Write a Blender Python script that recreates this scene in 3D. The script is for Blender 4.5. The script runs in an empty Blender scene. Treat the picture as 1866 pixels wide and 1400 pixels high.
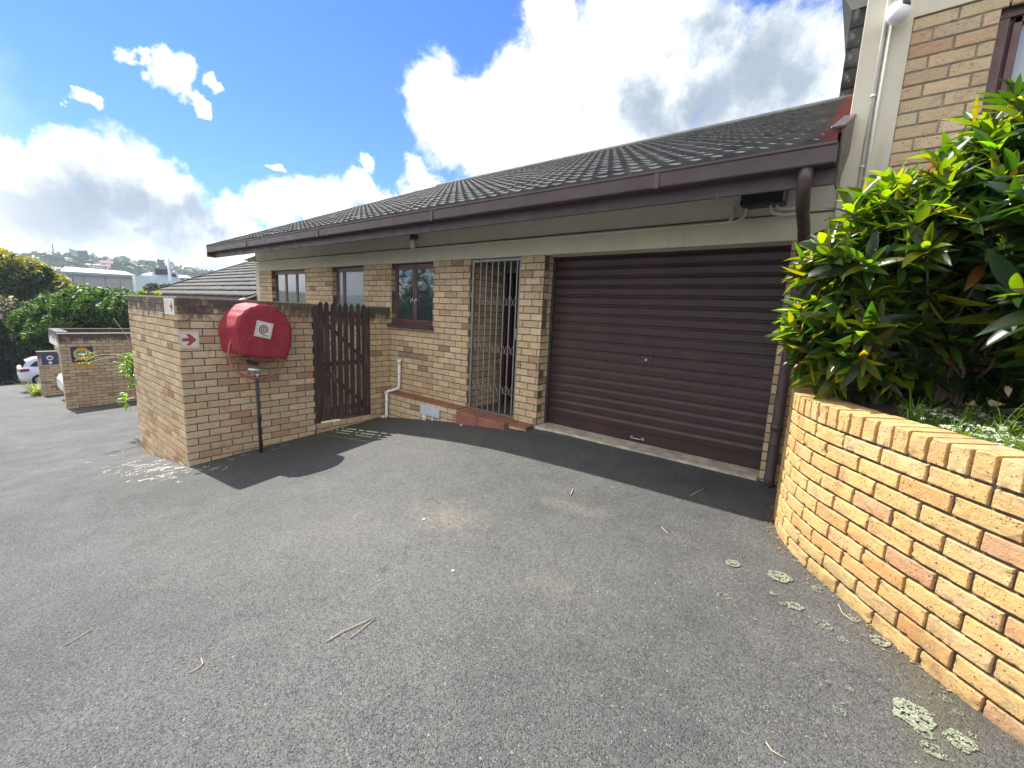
import bpy, math, random
import numpy as np
from mathutils import Vector, Matrix, noise
random.seed(7)
def jit(c, k=.3): g_ = random.uniform(1-k, 1+k); return tuple(x*g_ for x in c)
PI = math.pi
scn = bpy.context.scene
COL = scn.collection

# ------------------------------------------------------------------ camera (calibrated: X along facade, Y away, Z up)
F, W0, H0 = 789.302, 1866.0, 1400.0
YAW, PIT, ROL = -0.665989543, -0.16059745, 0.0457184041
f_ = np.array([math.sin(YAW)*math.cos(PIT), math.cos(YAW)*math.cos(PIT), math.sin(PIT)])
r_ = np.array([math.cos(YAW), -math.sin(YAW), 0.0]); u_ = np.cross(r_, f_)
R2 = r_*math.cos(ROL)+u_*math.sin(ROL); U2 = -r_*math.sin(ROL)+u_*math.cos(ROL)
cam = bpy.data.cameras.new('camera'); camo = bpy.data.objects.new('camera', cam); COL.objects.link(camo)
M = Matrix(((R2[0], U2[0], -f_[0], 0), (R2[1], U2[1], -f_[1], 0), (R2[2], U2[2], -f_[2], 0), (0, 0, 0, 1)))
camo.matrix_world = M
cam.sensor_width = 36; cam.lens = 36*F/W0; cam.clip_start = 0.05; cam.clip_end = 6000
scn.camera = camo
def ray(x, y):            # direction seen at a photograph pixel (used to measure the place)
    v = R2*((x-W0/2)/F) + U2*(-(y-H0/2)/F) + f_
    return Vector(v)
def udir(x, y): return ray(x, y).normalized()
def at(x, y, Y):
    d = ray(x, y); return d*(Y/d.y)
def atX(x, y, X):
    d = ray(x, y); return d*(X/d.x)
def onZ(x, y, z):
    d = ray(x, y); return d*(z/d.z)

# ------------------------------------------------------------------ ground height
P4 = ([-60, -35, -28, -22, -16, -8, -6.2, -6, -4.8, -4.15, -3.3, -2.9, 0, 8], [-8.0, -4.92, -3.97, -3.45, -2.88, -2.05, -1.79, -1.75, -1.575, -1.49, -1.395, -1.365, -1.36, -1.36])
P1 = ([-60, -35, -28, -21.8, -15.8, -8.1, -5.9, -4.45, -3, -1.5, .6, 8], [-8.1, -4.98, -4.05, -3.55, -2.97, -2.29, -1.917, -1.80, -1.62, -1.46, -1.375, -1.36])
def gz(x, y):
    z = 0
    for dx in (-.45, -.2, 0, .2, .45):
        a = np.interp(x+dx, *P4); b = np.interp(x+dx, *P1)
        t = (y-1.475)/(4.2-1.475)
        t = max(-1.2, min(1.15, t))
        z += b+(a-b)*t
    return z/5

# ------------------------------------------------------------------ object helpers
def tag(o, label=None, cat=None, group=None, kind=None):
    if label: o['label'] = label
    if cat: o['category'] = cat
    if group: o['group'] = group
    if kind: o['kind'] = kind
    return o
def empty(name, loc, label, cat, group=None):
    o = bpy.data.objects.new(name, None); COL.objects.link(o); o.location = loc; o.empty_display_size = .1
    return tag(o, label, cat, group)
ORIG = {}
class MB:
    def __init__(s): s.v = []; s.f = []; s.m = []; s.c = []; s.sm = []
    def vert(s, p): s.v.append(tuple(p)); return len(s.v)-1
    def face(s, idx, m=0, c=(1, 1, 1), sm=False): s.f.append(tuple(idx)); s.m.append(m); s.c.append(c); s.sm.append(sm)
    def poly(s, pts, m=0, c=(1, 1, 1), sm=False): s.face([s.vert(p) for p in pts], m, c, sm)
    def box(s, a, b, m=0, c=(1, 1, 1), bev=0.0):
        x0, y0, z0 = [min(a[i], b[i]) for i in range(3)]; x1, y1, z1 = [max(a[i], b[i]) for i in range(3)]
        s.obox(Vector(((x0+x1)/2, (y0+y1)/2, (z0+z1)/2)), ((x1-x0)/2, (y1-y0)/2, (z1-z0)/2), Matrix.Identity(3), m, c, bev)
    def obox(s, ctr, h, rot, m=0, c=(1, 1, 1), bev=0.0):
        ctr = Vector(ctr); b = min(bev, *[q*.9 for q in h]) if bev else 0
        if not b:
            ids = [s.vert(ctr+rot@Vector((sx*h[0], sy*h[1], sz*h[2]))) for sz in (-1, 1) for sy in (-1, 1) for sx in (-1, 1)]
            for q in ((0, 2, 3, 1), (4, 5, 7, 6), (0, 1, 5, 4), (2, 6, 7, 3), (0, 4, 6, 2), (1, 3, 7, 5)): s.face([ids[i] for i in q], m, c)
            return
        I = {}
        for sx in (-1, 1):
            for sy in (-1, 1):
                for sz in (-1, 1):
                    for ax in range(3):
                        p = [sx*(h[0]-b), sy*(h[1]-b), sz*(h[2]-b)]; p[ax] = (sx, sy, sz)[ax]*h[ax]
                        I[(sx, sy, sz, ax)] = s.vert(ctr+rot@Vector(p))
        for ax in range(3):
            o1, o2 = [(1, 2), (0, 2), (0, 1)][ax]
            for sg in (-1, 1):
                q = []
                for a1, a2 in ((-1, -1), (1, -1), (1, 1), (-1, 1)):
                    k = [0, 0, 0]; k[ax] = sg; k[o1] = a1; k[o2] = a2; q.append(I[(k[0], k[1], k[2], ax)])
                s.face(q, m, c)
        for ax in range(3):       # edges along axis ax
            o1, o2 = [(1, 2), (0, 2), (0, 1)][ax]
            for s1 in (-1, 1):
                for s2 in (-1, 1):
                    def K(sa): k = [0, 0, 0]; k[ax] = sa; k[o1] = s1; k[o2] = s2; return tuple(k)
                    s.face([I[K(-1)+(o1,)], I[K(1)+(o1,)], I[K(1)+(o2,)], I[K(-1)+(o2,)]], m, c)
        for sx in (-1, 1):
            for sy in (-1, 1):
                for sz in (-1, 1): s.face([I[(sx, sy, sz, i)] for i in range(3)], m, c)
    def tube(s, pts, r, n=10, m=0, c=(1, 1, 1), caps=True, closed=False):
        pts = [Vector(p) for p in pts]; N = len(pts)
        rr = r if isinstance(r, (list, tuple)) else [r]*N
        rings = []; up = None
        for i, p in enumerate(pts):
            if closed: t = (pts[(i+1) % N]-pts[i-1])
            else: t = (pts[min(i+1, N-1)]-pts[max(i-1, 0)])
            t.normalize()
            if up is None: up = t.orthogonal().normalized()
            up = (up-t*up.dot(t)).normalized(); sd = t.cross(up)
            rings.append([s.vert(p+(up*math.cos(a)+sd*math.sin(a))*rr[i]) for a in [2*PI*k/n for k in range(n)]])
        for i in range(N if closed else N-1):
            A = rings[i]; B = rings[(i+1) % N]
            for k in range(n): s.face((A[k], A[(k+1) % n], B[(k+1) % n], B[k]), m, c, True)
        if caps and not closed: s.face(rings[0][::-1], m, c); s.face(rings[-1], m, c)
    def grid(s, fn, nu, nv, m=0, c=(1, 1, 1), sm=True, wrapu=False):
        ids = [[s.vert(fn(i, j)) for j in range(nv+1)] for i in range(nu+(0 if wrapu else 1))]
        L = len(ids)
        for i in range(nu):
            for j in range(nv):
                s.face((ids[i][j], ids[(i+1) % L][j], ids[(i+1) % L][j+1], ids[i][j+1]), m, c, sm)
    def build(s, name, mats, parent=None, kind=None, origin=None):
        me = bpy.data.meshes.new(name)
        off = Vector(origin) if origin is not None else Vector((0, 0, 0))
        if origin is None and parent is not None: off = Vector(parent.get('_o', (0, 0, 0)))
        arr = np.array(s.v, dtype=np.float64).reshape(-1, 3)-np.array(off)
        me.from_pydata(arr.tolist(), [], s.f); 
        if not isinstance(mats, (list, tuple)): mats = [mats]
        for mm in mats: me.materials.append(mm)
        me.polygons.foreach_set('material_index', s.m)
        me.polygons.foreach_set('use_smooth', s.sm)
        at_ = me.attributes.new('tint', 'FLOAT_COLOR', 'FACE')
        cc = np.ones((len(s.f), 4), dtype=np.float32); cc[:, :3] = np.array(s.c, dtype=np.float32)
        at_.data.foreach_set('color', cc.ravel())
        me.update()
        o = bpy.data.objects.new(name, me); COL.objects.link(o)
        if parent is not None:
            o.parent = parent
        elif origin is not None: o.location = off
        if kind: o['kind'] = kind
        return o
def thing(name, loc, label, cat, group=None):
    o = empty(name, loc, label, cat, group); o['_o'] = list(loc); return o
def sub(o):   # let sub-parts of a mesh part be given in world coordinates
    p = o
    while p.parent is not None: p = p.parent
    o['_o'] = list(p.get('_o', (0, 0, 0))); return o

# ------------------------------------------------------------------ materials
def mat(name):
    m = bpy.data.materials.new(name); m.use_nodes = True; nt = m.node_tree; nt.nodes.clear()
    out = nt.nodes.new('ShaderNodeOutputMaterial'); b = nt.nodes.new('ShaderNodeBsdfPrincipled')
    nt.links.new(b.outputs[0], out.inputs[0]); return m, nt, b, out
class N:
    def __init__(s, nt): s.nt = nt
    def new(s, t, **k):
        n = s.nt.nodes.new(t)
        for a, v in k.items(): setattr(n, a, v)
        return n
    def link(s, a, b): s.nt.links.new(a, b)
    def val(s, x, sock):
        if hasattr(x, 'is_output'): s.link(x, sock)
        elif x is not None: sock.default_value = x
    def math(s, op, a, b=None, c=None, clamp=False):
        n = s.new('ShaderNodeMath', operation=op); n.use_clamp = clamp
        s.val(a, n.inputs[0]); s.val(b, n.inputs[1])
        if c is not None: s.val(c, n.inputs[2])
        return n.outputs[0]
    def vmath(s, op, a, b=None, out=0):
        n = s.new('ShaderNodeVectorMath', operation=op); s.val(a, n.inputs[0]); s.val(b, n.inputs[1]); return n.outputs[out]
    def noise(s, vec, scale, detail=4, rough=.55, dist=0, color=False):
        n = s.new('ShaderNodeTexNoise'); s.val(vec, n.inputs['Vector']); n.inputs['Scale'].default_value = scale
        n.inputs['Detail'].default_value = detail; n.inputs['Roughness'].default_value = rough; n.inputs['Distortion'].default_value = dist
        return n.outputs['Color' if color else 'Fac']
    def vor(s, vec, scale, feature='F1', out='Distance', rnd=1.0):
        n = s.new('ShaderNodeTexVoronoi', feature=feature); s.val(vec, n.inputs['Vector']); n.inputs['Scale'].default_value = scale
        n.inputs['Randomness'].default_value = rnd
        return n.outputs[out]
    def ramp(s, x, lo, hi, a=0., b=1.):
        n = s.new('ShaderNodeMapRange', interpolation_type='SMOOTHSTEP'); s.val(x, n.inputs[0])
        for i, v in enumerate((lo, hi, a, b)): n.inputs[i+1].default_value = v
        return n.outputs[0]
    def mix(s, f, a, b, mode='MIX'):
        n = s.new('ShaderNodeMix', data_type='RGBA', blend_type=mode)
        s.val(f, n.inputs[0])
        for x, k in ((a, 6), (b, 7)):
            if isinstance(x, (tuple, list)): n.inputs[k].default_value = (*x[:3], 1)
            else: s.link(x, n.inputs[k])
        return n.outputs[2]
    def pos(s): return s.new('ShaderNodeNewGeometry').outputs['Position']
    def obj(s): return s.new('ShaderNodeTexCoord').outputs['Object']
    def tint(s): n = s.new('ShaderNodeAttribute', attribute_name='tint'); return n.outputs['Color']
    def bump(s, h, strength, dist, bsdf, normal=None):
        n = s.new('ShaderNodeBump'); n.inputs['Strength'].default_value = strength; n.inputs['Distance'].default_value = dist
        s.val(h, n.inputs['Height'])
        if normal is not None: s.link(normal, n.inputs['Normal'])
        if bsdf is not None: s.link(n.outputs[0], bsdf.inputs['Normal'])
        return n.outputs[0]
    def map(s, vec, scale): 
        n = s.new('ShaderNodeMapping'); s.val(vec, n.inputs[0]); n.inputs['Scale'].default_value = scale; return n.outputs[0]
    def xyz(s, v): n = s.new('ShaderNodeSeparateXYZ'); s.val(v, n.inputs[0]); return n.outputs

def simple(name, col, rough=.6, var=.12, scale=6., metal=0., bump=0., bscale=60., spec=.5, stain=None):
    m, nt, b, out = mat(name); n = N(nt); p = n.obj()
    a = n.noise(p, scale, 6, .6)
    c = n.mix(n.ramp(a, .3, .7), tuple(x*(1-var) for x in col), tuple(min(1, x*(1+var)) for x in col))
    if stain:
        k = n.noise(n.map(p, (9, 9, 1.2)), 1.3, 5, .6)
        c = n.mix(n.ramp(k, .55, .8, 0, stain[1]), c, stain[0])
    n.link(c, b.inputs['Base Color'])
    b.inputs['Roughness'].default_value = rough; b.inputs['Metallic'].default_value = metal; b.inputs['Specular IOR Level'].default_value = spec
    r = n.noise(p, scale*3, 4); n.link(n.ramp(r, .2, .8, max(0, rough-.12), min(1, rough+.12)), b.inputs['Roughness'])
    if bump: n.bump(n.noise(p, bscale, 4), bump, .003, b)
    return m

def brick_mat(name, grime_top=None, warm=1.0, stained=0):
    m, nt, b, out = mat(name); n = N(nt); p = n.obj(); P = n.pos()
    t = n.tint()
    st = n.noise(n.map(p, (6, 6, 26)), 3.0, 5, .6)           # drawn, horizontal clay streaks
    c = n.mix(n.ramp(st, .35, .7, 0, .35), t, (.62*warm, .50, .30))
    bl = n.noise(p, 9, 4, .6, .6)
    c = n.mix(n.ramp(bl, .54, .72, 0, .55), c, (.40, .20, .12))
    fine = n.noise(p, 140, 3, .6)
    c = n.mix(n.ramp(fine, .3, .7, 0, .25), c, (.34, .23, .14))
    hz = n.noise(n.map(p, (7, 7, 34)), 2.0, 4, .6); c = n.mix(n.ramp(hz, .57, .70, 0, .7), c, (.27, .165, .12))
    # burnt iron spots of different sizes
    d1 = n.vor(n.vmath('ADD', p, n.vmath('SCALE', n.noise(p, 30, 2, color=True), None)), 26)
    msk = n.noise(p, 7, 2)
    s1 = n.math('MULTIPLY', n.ramp(d1, .12, .2, 1, 0), n.ramp(msk, .5, .62))
    c = n.mix(s1, c, (.045, .03, .028))
    d2 = n.vor(p, 85)
    s2 = n.math('MULTIPLY', n.ramp(d2, .16, .26, 1, 0), n.ramp(n.noise(p, 14, 2), .42, .55, 0, .95))
    c = n.mix(s2, c, (.12, .07, .05))
    if stained:                                               # rusty flashed faces, soot runs under the coping, soil splash at the foot
        fl_ = n.noise(p, 5.5, 3, .5); c = n.mix(n.ramp(fl_, .56, .70, 0, .6), c, (.54, .24, .09)); dk = n.noise(n.map(p, (5, 5, 13)), 1.6, 5, .6); c = n.mix(n.ramp(dk, .58, .76, 0, .55), c, (.30, .20, .12)); c = n.mix(n.ramp(n.noise(p, 70, 5, .75), .50, .72, 0, .35), c, (.36, .25, .13))
        s3 = n.vor(p, 48); c = n.mix(n.math('MULTIPLY', n.ramp(s3, .14, .24, 1, 0), n.ramp(n.noise(p, 20, 2), .46, .56, 0, .9)), c, (.10, .045, .03))
        z = n.xyz(P)[2]; ru = n.noise(n.map(P, (16, 16, 1.6)), 2.0, 5, .7)
        c = n.mix(n.math('MULTIPLY', n.ramp(z, -.80, -.48), n.ramp(ru, .56, .74, 0, .75)), c, (.10, .085, .07))
        c = n.mix(n.math('MULTIPLY', n.ramp(z, -1.12, -1.38), n.ramp(n.noise(P, 7, 5, .7), .35, .65, .1, .7)), c, (.20, .14, .07))
        gy2 = n.noise(P, 2.6, 5, .65); c = n.mix(n.ramp(gy2, .52, .75, 0, .4), c, (.42, .36, .25))
    if grime_top is not None:                                 # weather staining under the open wall top
        z = n.xyz(P)[2]
        g = n.ramp(z, grime_top-.50, grime_top)
        k = n.noise(n.map(P, (7, 7, 2.2)), 2.4, 6, .7)
        kk = n.noise(P, 5, 5, .7); g = n.ramp(n.math('ADD', n.math('MULTIPLY', g, .42), n.math('ADD', n.math('MULTIPLY', k, .45), n.math('MULTIPLY', kk, .6))), .70, .92, 0, .9)
        c = n.mix(g, c, (.055, .05, .045))
    n.link(c, b.inputs['Base Color']); b.inputs['Roughness'].default_value = .82; b.inputs['Specular IOR Level'].default_value = .25
    h = n.math('ADD', n.noise(p, 60, 6, .7), n.math('MULTIPLY', s1, -.8))
    n.bump(h, .9, .006 if stained else .004, b)
    return m
def brick_tint():
    r = random.random()
    if r < .58: c = (.60, .465, .285)
    elif r < .78: c = (.65, .525, .345)
    elif r < .90: c = (.56, .385, .235)
    elif r < .96: c = (.45, .27, .16)
    else: c = (.27, .18, .13)
    k = random.uniform(.84, 1.12)
    return tuple(max(0, min(.85, x*k*random.uniform(.96, 1.04))) for x in c)

M_BRICK = brick_mat('brick'); M_BRICKW = brick_mat('brick_weathered', .02); M_BRICKN = brick_mat('brick_neighbour', -1.0); M_BRICKF = brick_mat('brick_far', -2.0)
M_BRICKP = brick_mat('brick_planter', None, .95, 1)
M_MORTP = simple('planter_mortar', (.10, .085, .068), .95, .35, 18, bump=.8, bscale=90)
M_MORT = simple('mortar', (.13, .10, .08), .95, .35, 18, bump=.8, bscale=90)
M_MORTW = simple('mortar_light', (.27, .235, .19), .95, .25, 18, bump=.8, bscale=90)
M_PLAST = simple('plaster', (.60, .555, .44), .85, .07, 2.2, bump=.35, bscale=140, stain=((.36, .33, .27), .35))
M_SOFFIT = simple('soffit', (.50, .51, .50), .8, .07, 1.4, bump=.1)
M_BROWN = simple('fascia_brown', (.072, .051, .051), .5, .14, 3, bump=.15, bscale=25)
M_BROWN2 = simple('gutter_brown', (.082, .057, .057), .42, .16, 5, bump=.1, bscale=30)
M_DOOR = simple('door_maroon', (.046, .022, .020), .46, .18, 3.5, bump=.12, bscale=40)
M_FRAME = simple('frame_brown', (.125, .062, .055), .45, .15, 8, bump=.1)
M_STEEL = simple('gate_steel', (.30, .29, .27), .4, .12, 10, metal=.5)
M_DARKM = simple('dark_metal', (.035, .035, .04), .5, .2, 10)
M_GALV = simple('galvanised', (.55, .56, .57), .35, .12, 20, metal=.8)
M_TILE = simple('quarry_tile', (.27, .115, .075), .6, .22, 9, bump=.3, bscale=50, stain=((.14, .08, .06), .5))
M_CONC = simple('concrete', (.42, .38, .31), .9, .3, 9, bump=.9, bscale=45, stain=((.2, .18, .14), .6))
M_PVC = simple('white_pvc', (.74, .76, .78), .3, .05, 8)
M_WHITE = simple('white_plastic', (.78, .79, .80), .35, .04, 8)
M_CREAMP = simple('cream_pipe', (.62, .60, .53), .5, .08, 8)
M_BLACK = simple('black_plastic', (.012, .013, .016), .35, .3, 10)
M_REDP = simple('sign_red', (.38, .06, .055), .5, .06, 12)
M_SIGNW = simple('sign_cream', (.70, .68, .60), .4, .05, 12)
M_RINGC = simple('reel_faded_red', (.36, .115, .105), .55, .2, 8)
M_BLUE = simple('sign_blue', (.02, .04, .13), .45, .12, 10)
M_YEL = simple('sign_yellow', (.62, .40, .05), .5, .1, 10)
M_TEAL = simple('sign_teal', (.04, .22, .24), .5, .1, 10)
M_SOIL = simple('soil', (.06, .042, .028), .95, .3, 14, bump=1, bscale=50)
M_BARK = simple('bark', (.10, .075, .05), .9, .3, 14, bump=.8, bscale=50)
M_TWIG = simple('twig', (.40, .36, .25), .85, .2, 30)
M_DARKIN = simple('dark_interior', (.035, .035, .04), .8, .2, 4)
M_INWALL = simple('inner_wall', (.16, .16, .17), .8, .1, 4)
M_CARW = simple('car_white', (.78, .80, .82), .22, .02, 3)
M_TYRE = simple('tyre', (.02, .02, .02), .8, .2, 20)
M_LAMP = simple('tail_lamp', (.25, .01, .015), .15, .1, 20)

# wood of the picket gate
m, nt, b, out = mat('picket_wood'); n = N(nt); p = n.obj()
g = n.noise(n.map(p, (22, 22, 1.5)), 2.2, 6, .65)
c = n.mix(n.ramp(g, .3, .7), (.022, .015, .013), (.085, .052, .045))
c = n.mix(n.ramp(n.noise(n.map(p, (6, 6, 1.2)), 2, 4), .55, .75, 0, .6), c, (.13, .12, .11))
n.link(c, b.inputs['Base Color']); b.inputs['Roughness'].default_value = .8; n.bump(g, .6, .004, b); M_WOOD = m

# concrete roof tiles (grey paint, lichen), faded red strip by the wall
def roof_mat(name, red=False, dark=1.0, lich=.55):
    m, nt, b, out = mat(name); n = N(nt); P = n.pos(); p = n.obj()
    t = n.tint()
    a = n.noise(p, 3.5, 6, .65); bb = n.noise(p, 26, 5, .7)
    c = n.mix(n.ramp(a, .35, .7), (.052*dark, .055*dark, .058*dark), (.092*dark, .092*dark, .090*dark))
    c = n.mix(1.0, c, t, 'MULTIPLY')
    wd = n.noise(n.map(p, (1.2, .5, 1)), 1.4, 5, .65); c = n.mix(n.ramp(wd, .5, .72, 0, .5), c, (.155, .14, .12)); c = n.mix(n.ramp(n.vor(p, 9), .08, .2, .6, 0), c, (.22, .22, .16))
    c = n.mix(n.ramp(bb, .58, .76, 0, lich), c, (.20, .20, .17))
    if red:
        x, y, z = n.xyz(P)
        w = n.math('ADD', n.math('MULTIPLY', n.math('SUBTRACT', y, 3.6), .06), .07)
        dd = n.math('SUBTRACT', n.math('MULTIPLY', n.math('ADD', x, .27), -1), w)
        dd = n.math('ADD', dd, n.math('MULTIPLY', n.math('SUBTRACT', n.noise(p, 14, 6, .7), .5), .30))
        c = n.mix(n.ramp(dd, -.03, .06, .7, 0), c, (.27, .075, .065))
    n.link(c, b.inputs['Base Color']); b.inputs['Roughness'].default_value = .75; b.inputs['Specular IOR Level'].default_value = .3
    n.bump(bb, .45, .004, b)
    return m
M_ROOF = roof_mat('roof_tile', True, 1.35, .35); M_ROOF2 = roof_mat('roof_tile_plain', False, .8)

# asphalt
m, nt, b, out = mat('asphalt'); n = N(nt); P = n.pos()
x, y, z = n.xyz(P)
Pn = n.new('ShaderNodeCombineXYZ'); n.link(x, Pn.inputs[0]); n.link(y, Pn.inputs[1]); Pn = Pn.outputs[0]
big = n.noise(Pn, .55, 5, .6); mid = n.noise(Pn, 3.2, 6, .65)
c = n.mix(n.ramp(big, .38, .64), (.058, .062, .063), (.104, .107, .105))
c = n.mix(n.ramp(mid, .35, .75, 0, .5), c, (.145, .146, .140))
v = n.new('ShaderNodeTexVoronoi'); n.link(Pn, v.inputs['Vector']); v.inputs['Scale'].default_value = 150
hs = n.xyz(v.outputs['Color'])
c = n.mix(n.ramp(hs[0], .0, 1, 0, .75), c, (.028, .03, .032))
c = n.mix(n.math('MULTIPLY', n.ramp(hs[1], .78, .96, 0, .55), n.ramp(v.outputs['Distance'], .3, .5, 1, 0)), c, (.40, .39, .36))
v3 = n.new('ShaderNodeTexVoronoi'); n.link(Pn, v3.inputs['Vector']); v3.inputs['Scale'].default_value = 38
h3 = n.xyz(v3.outputs['Color'])
c = n.mix(n.math('MULTIPLY', n.ramp(h3[1], .95, .975, 0, .42), n.ramp(v3.outputs['Distance'], .14, .26, 1, 0)), c, (.46, .44, .39))
def blob(cx, cy, rx, ry, amt, soft=.5):
    dx = n.math('DIVIDE', n.math('SUBTRACT', x, cx), rx); dy = n.math('DIVIDE', n.math('SUBTRACT', y, cy), ry)
    d = n.math('SQRT', n.math('ADD', n.math('MULTIPLY', dx, dx), n.math('MULTIPLY', dy, dy)))
    d = n.math('ADD', d, n.math('MULTIPLY', n.math('SUBTRACT', n.noise(Pn, 5.5, 6, .7), .5), 2.0))
    return n.math('MULTIPLY', n.ramp(d, 1-soft*1.8, 1+soft*.8, amt, 0), n.ramp(n.noise(Pn, 28, 5, .7), .35, .65, .35, 1))
def gp(px_, py_, zz): q = onZ(px_, py_, zz); return q.x, q.y
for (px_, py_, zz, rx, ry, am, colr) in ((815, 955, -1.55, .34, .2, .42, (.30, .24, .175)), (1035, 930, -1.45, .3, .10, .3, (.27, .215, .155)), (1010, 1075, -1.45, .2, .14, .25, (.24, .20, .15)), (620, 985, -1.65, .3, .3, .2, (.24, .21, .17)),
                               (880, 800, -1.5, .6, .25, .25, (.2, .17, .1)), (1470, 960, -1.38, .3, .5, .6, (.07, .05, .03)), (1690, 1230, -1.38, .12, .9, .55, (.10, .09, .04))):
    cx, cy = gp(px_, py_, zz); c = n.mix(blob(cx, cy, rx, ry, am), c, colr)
c = n.mix(blob(-2.4, 1.9, 2.4, 1.5, .5, .9), c, (.21, .208, .19))  # pale sunlit sheen and flare painted into the asphalt colour
for (px_, py_, zz, am) in ((1440, 990, -1.37, .75), (1480, 1040, -1.37, .7), (1560, 1120, -1.37, .6), (1640, 1190, -1.37, .6), (1760, 1275, -1.37, .6), (1850, 1350, -1.37, .6)):
    cx, cy = gp(px_, py_, zz); c = n.mix(blob(cx, cy, .15, .15, am, .8), c, (.065, .05, .03))
c = n.mix(blob(-5.40, 3.25, .36, .65, .9), c, (.045, .095, .012))     # moss by the gate
c = n.mix(blob(-5.2, 2.3, .6, .9, .45), c, (.035, .042, .02))
for (px_, py_, zz, rr_) in ((1150, 985, -1.42, .05), (905, 1010, -1.5, .035), (1250, 1010, -1.4, .03), (700, 1060, -1.6, .04), (1060, 1180, -1.45, .03)):
    cx, cy = gp(px_, py_, zz); c = n.mix(blob(cx, cy, rr_, rr_*.8, .6, .6), c, (.03, .03, .032))
ck = n.math('ABSOLUTE', n.math('SUBTRACT', n.noise(Pn, .9, 6, .62, .3), .5)); ckm = n.math('MULTIPLY', n.ramp(ck, 0, .0022, .75, 0), n.ramp(n.noise(Pn, .8, 2), .50, .60)); c = n.mix(ckm, c, (.022, .022, .024))
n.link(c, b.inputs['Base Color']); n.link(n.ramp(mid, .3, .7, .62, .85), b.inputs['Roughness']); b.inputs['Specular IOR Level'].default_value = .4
h = n.math('ADD', n.math('MULTIPLY', n.ramp(v.outputs['Distance'], 0, .6, 1, 0), n.ramp(hs[2], 0, 1, .3, 1.0)), n.math('MULTIPLY', n.noise(Pn, 45, 4, .7), 1.2))
cr = n.ramp(n.math('ABSOLUTE', n.math('SUBTRACT', n.noise(Pn, 9, 3, .6, .4), .5)), 0, .006, -.9, 0)
h = n.math('ADD', h, n.math('MULTIPLY', cr, n.ramp(n.noise(Pn, 2.1, 4), .56, .66)))
n.bump(h, 1.0, .006, b); M_ASPH = m

# red reel cover fabric
m, nt, b, out = mat('cover_fabric'); n = N(nt); p = n.obj()
wr = n.noise(p, 7, 5, .6, 1.2)
n.link(n.mix(n.ramp(wr, .3, .7), (.26, .018, .033), (.34, .028, .048)), b.inputs['Base Color']); b.inputs['Roughness'].default_value = .68
cre = n.math('ABSOLUTE', n.math('SUBTRACT', n.noise(n.map(p, (1, 1.6, .8)), 6, 4, .6, .8), .5)); n.bump(n.math('ADD', n.math('MULTIPLY', wr, .6), n.math('MULTIPLY', n.ramp(cre, 0, .12), .25)), .45, .02, b); M_FAB = m

# glass
def glass(name, col, rough=.03, bump=0):
    m, nt, b, out = mat(name); n = N(nt); b.inputs['Base Color'].default_value = (*col, 1); b.inputs['Roughness'].default_value = rough
    b.inputs['Specular IOR Level'].default_value = 1.0; b.inputs['Coat Weight'].default_value = 1.0; b.inputs['Coat Roughness'].default_value = .02
    h = n.noise(n.obj(), 2.2, 2); n.bump(h, .05, .03, b)
    if bump: n.bump(n.noise(n.obj(), 55, 3), bump, .006, b)
    return m
M_GLASS = glass('window_glass', (.03, .045, .05)); M_GLASSO = glass('obscure_glass', (.05, .09, .10), .25, .8)
M_CARG = glass('car_glass', (.01, .014, .02))
m, nt, b, out = mat('milky_glass'); b.inputs['Base Color'].default_value = (.6, .66, .68, 1); b.inputs['Roughness'].default_value = .12; b.inputs['Transmission Weight'].default_value = .5; M_MILK = m

def leaf_mat(name, trans=.35, gloss=.35, sc=60, glow=(3.0, 3.2, .9)):
    m, nt, b, out = mat(name); n = N(nt); t = n.tint()
    a = n.noise(n.obj(), sc, 3)
    c = n.mix(n.ramp(a, .3, .7, 0, .35), t, n.mix(1.0, t, (.5, .6, .4), 'MULTIPLY'))
    n.link(c, b.inputs['Base Color']); b.inputs['Roughness'].default_value = gloss
    tr = n.new('ShaderNodeBsdfTranslucent'); cc = n.mix(1.0, c, glow, 'MULTIPLY'); n.link(cc, tr.inputs[0])
    mx = n.new('ShaderNodeMixShader'); mx.inputs[0].default_value = trans
    n.link(b.outputs[0], mx.inputs[1]); n.link(tr.outputs[0], mx.inputs[2]); n.link(mx.outputs[0], out.inputs[0])
    return m
M_LEAF = leaf_mat('croton_leaf', .48, .33, 60, (7.0, 5.6, .7)); M_FOL = leaf_mat('foliage', .22, .55, 4); M_GRASS = leaf_mat('grass_blade', .35, .5)
M_PETAL = leaf_mat('petal', .15, .6)

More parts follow.
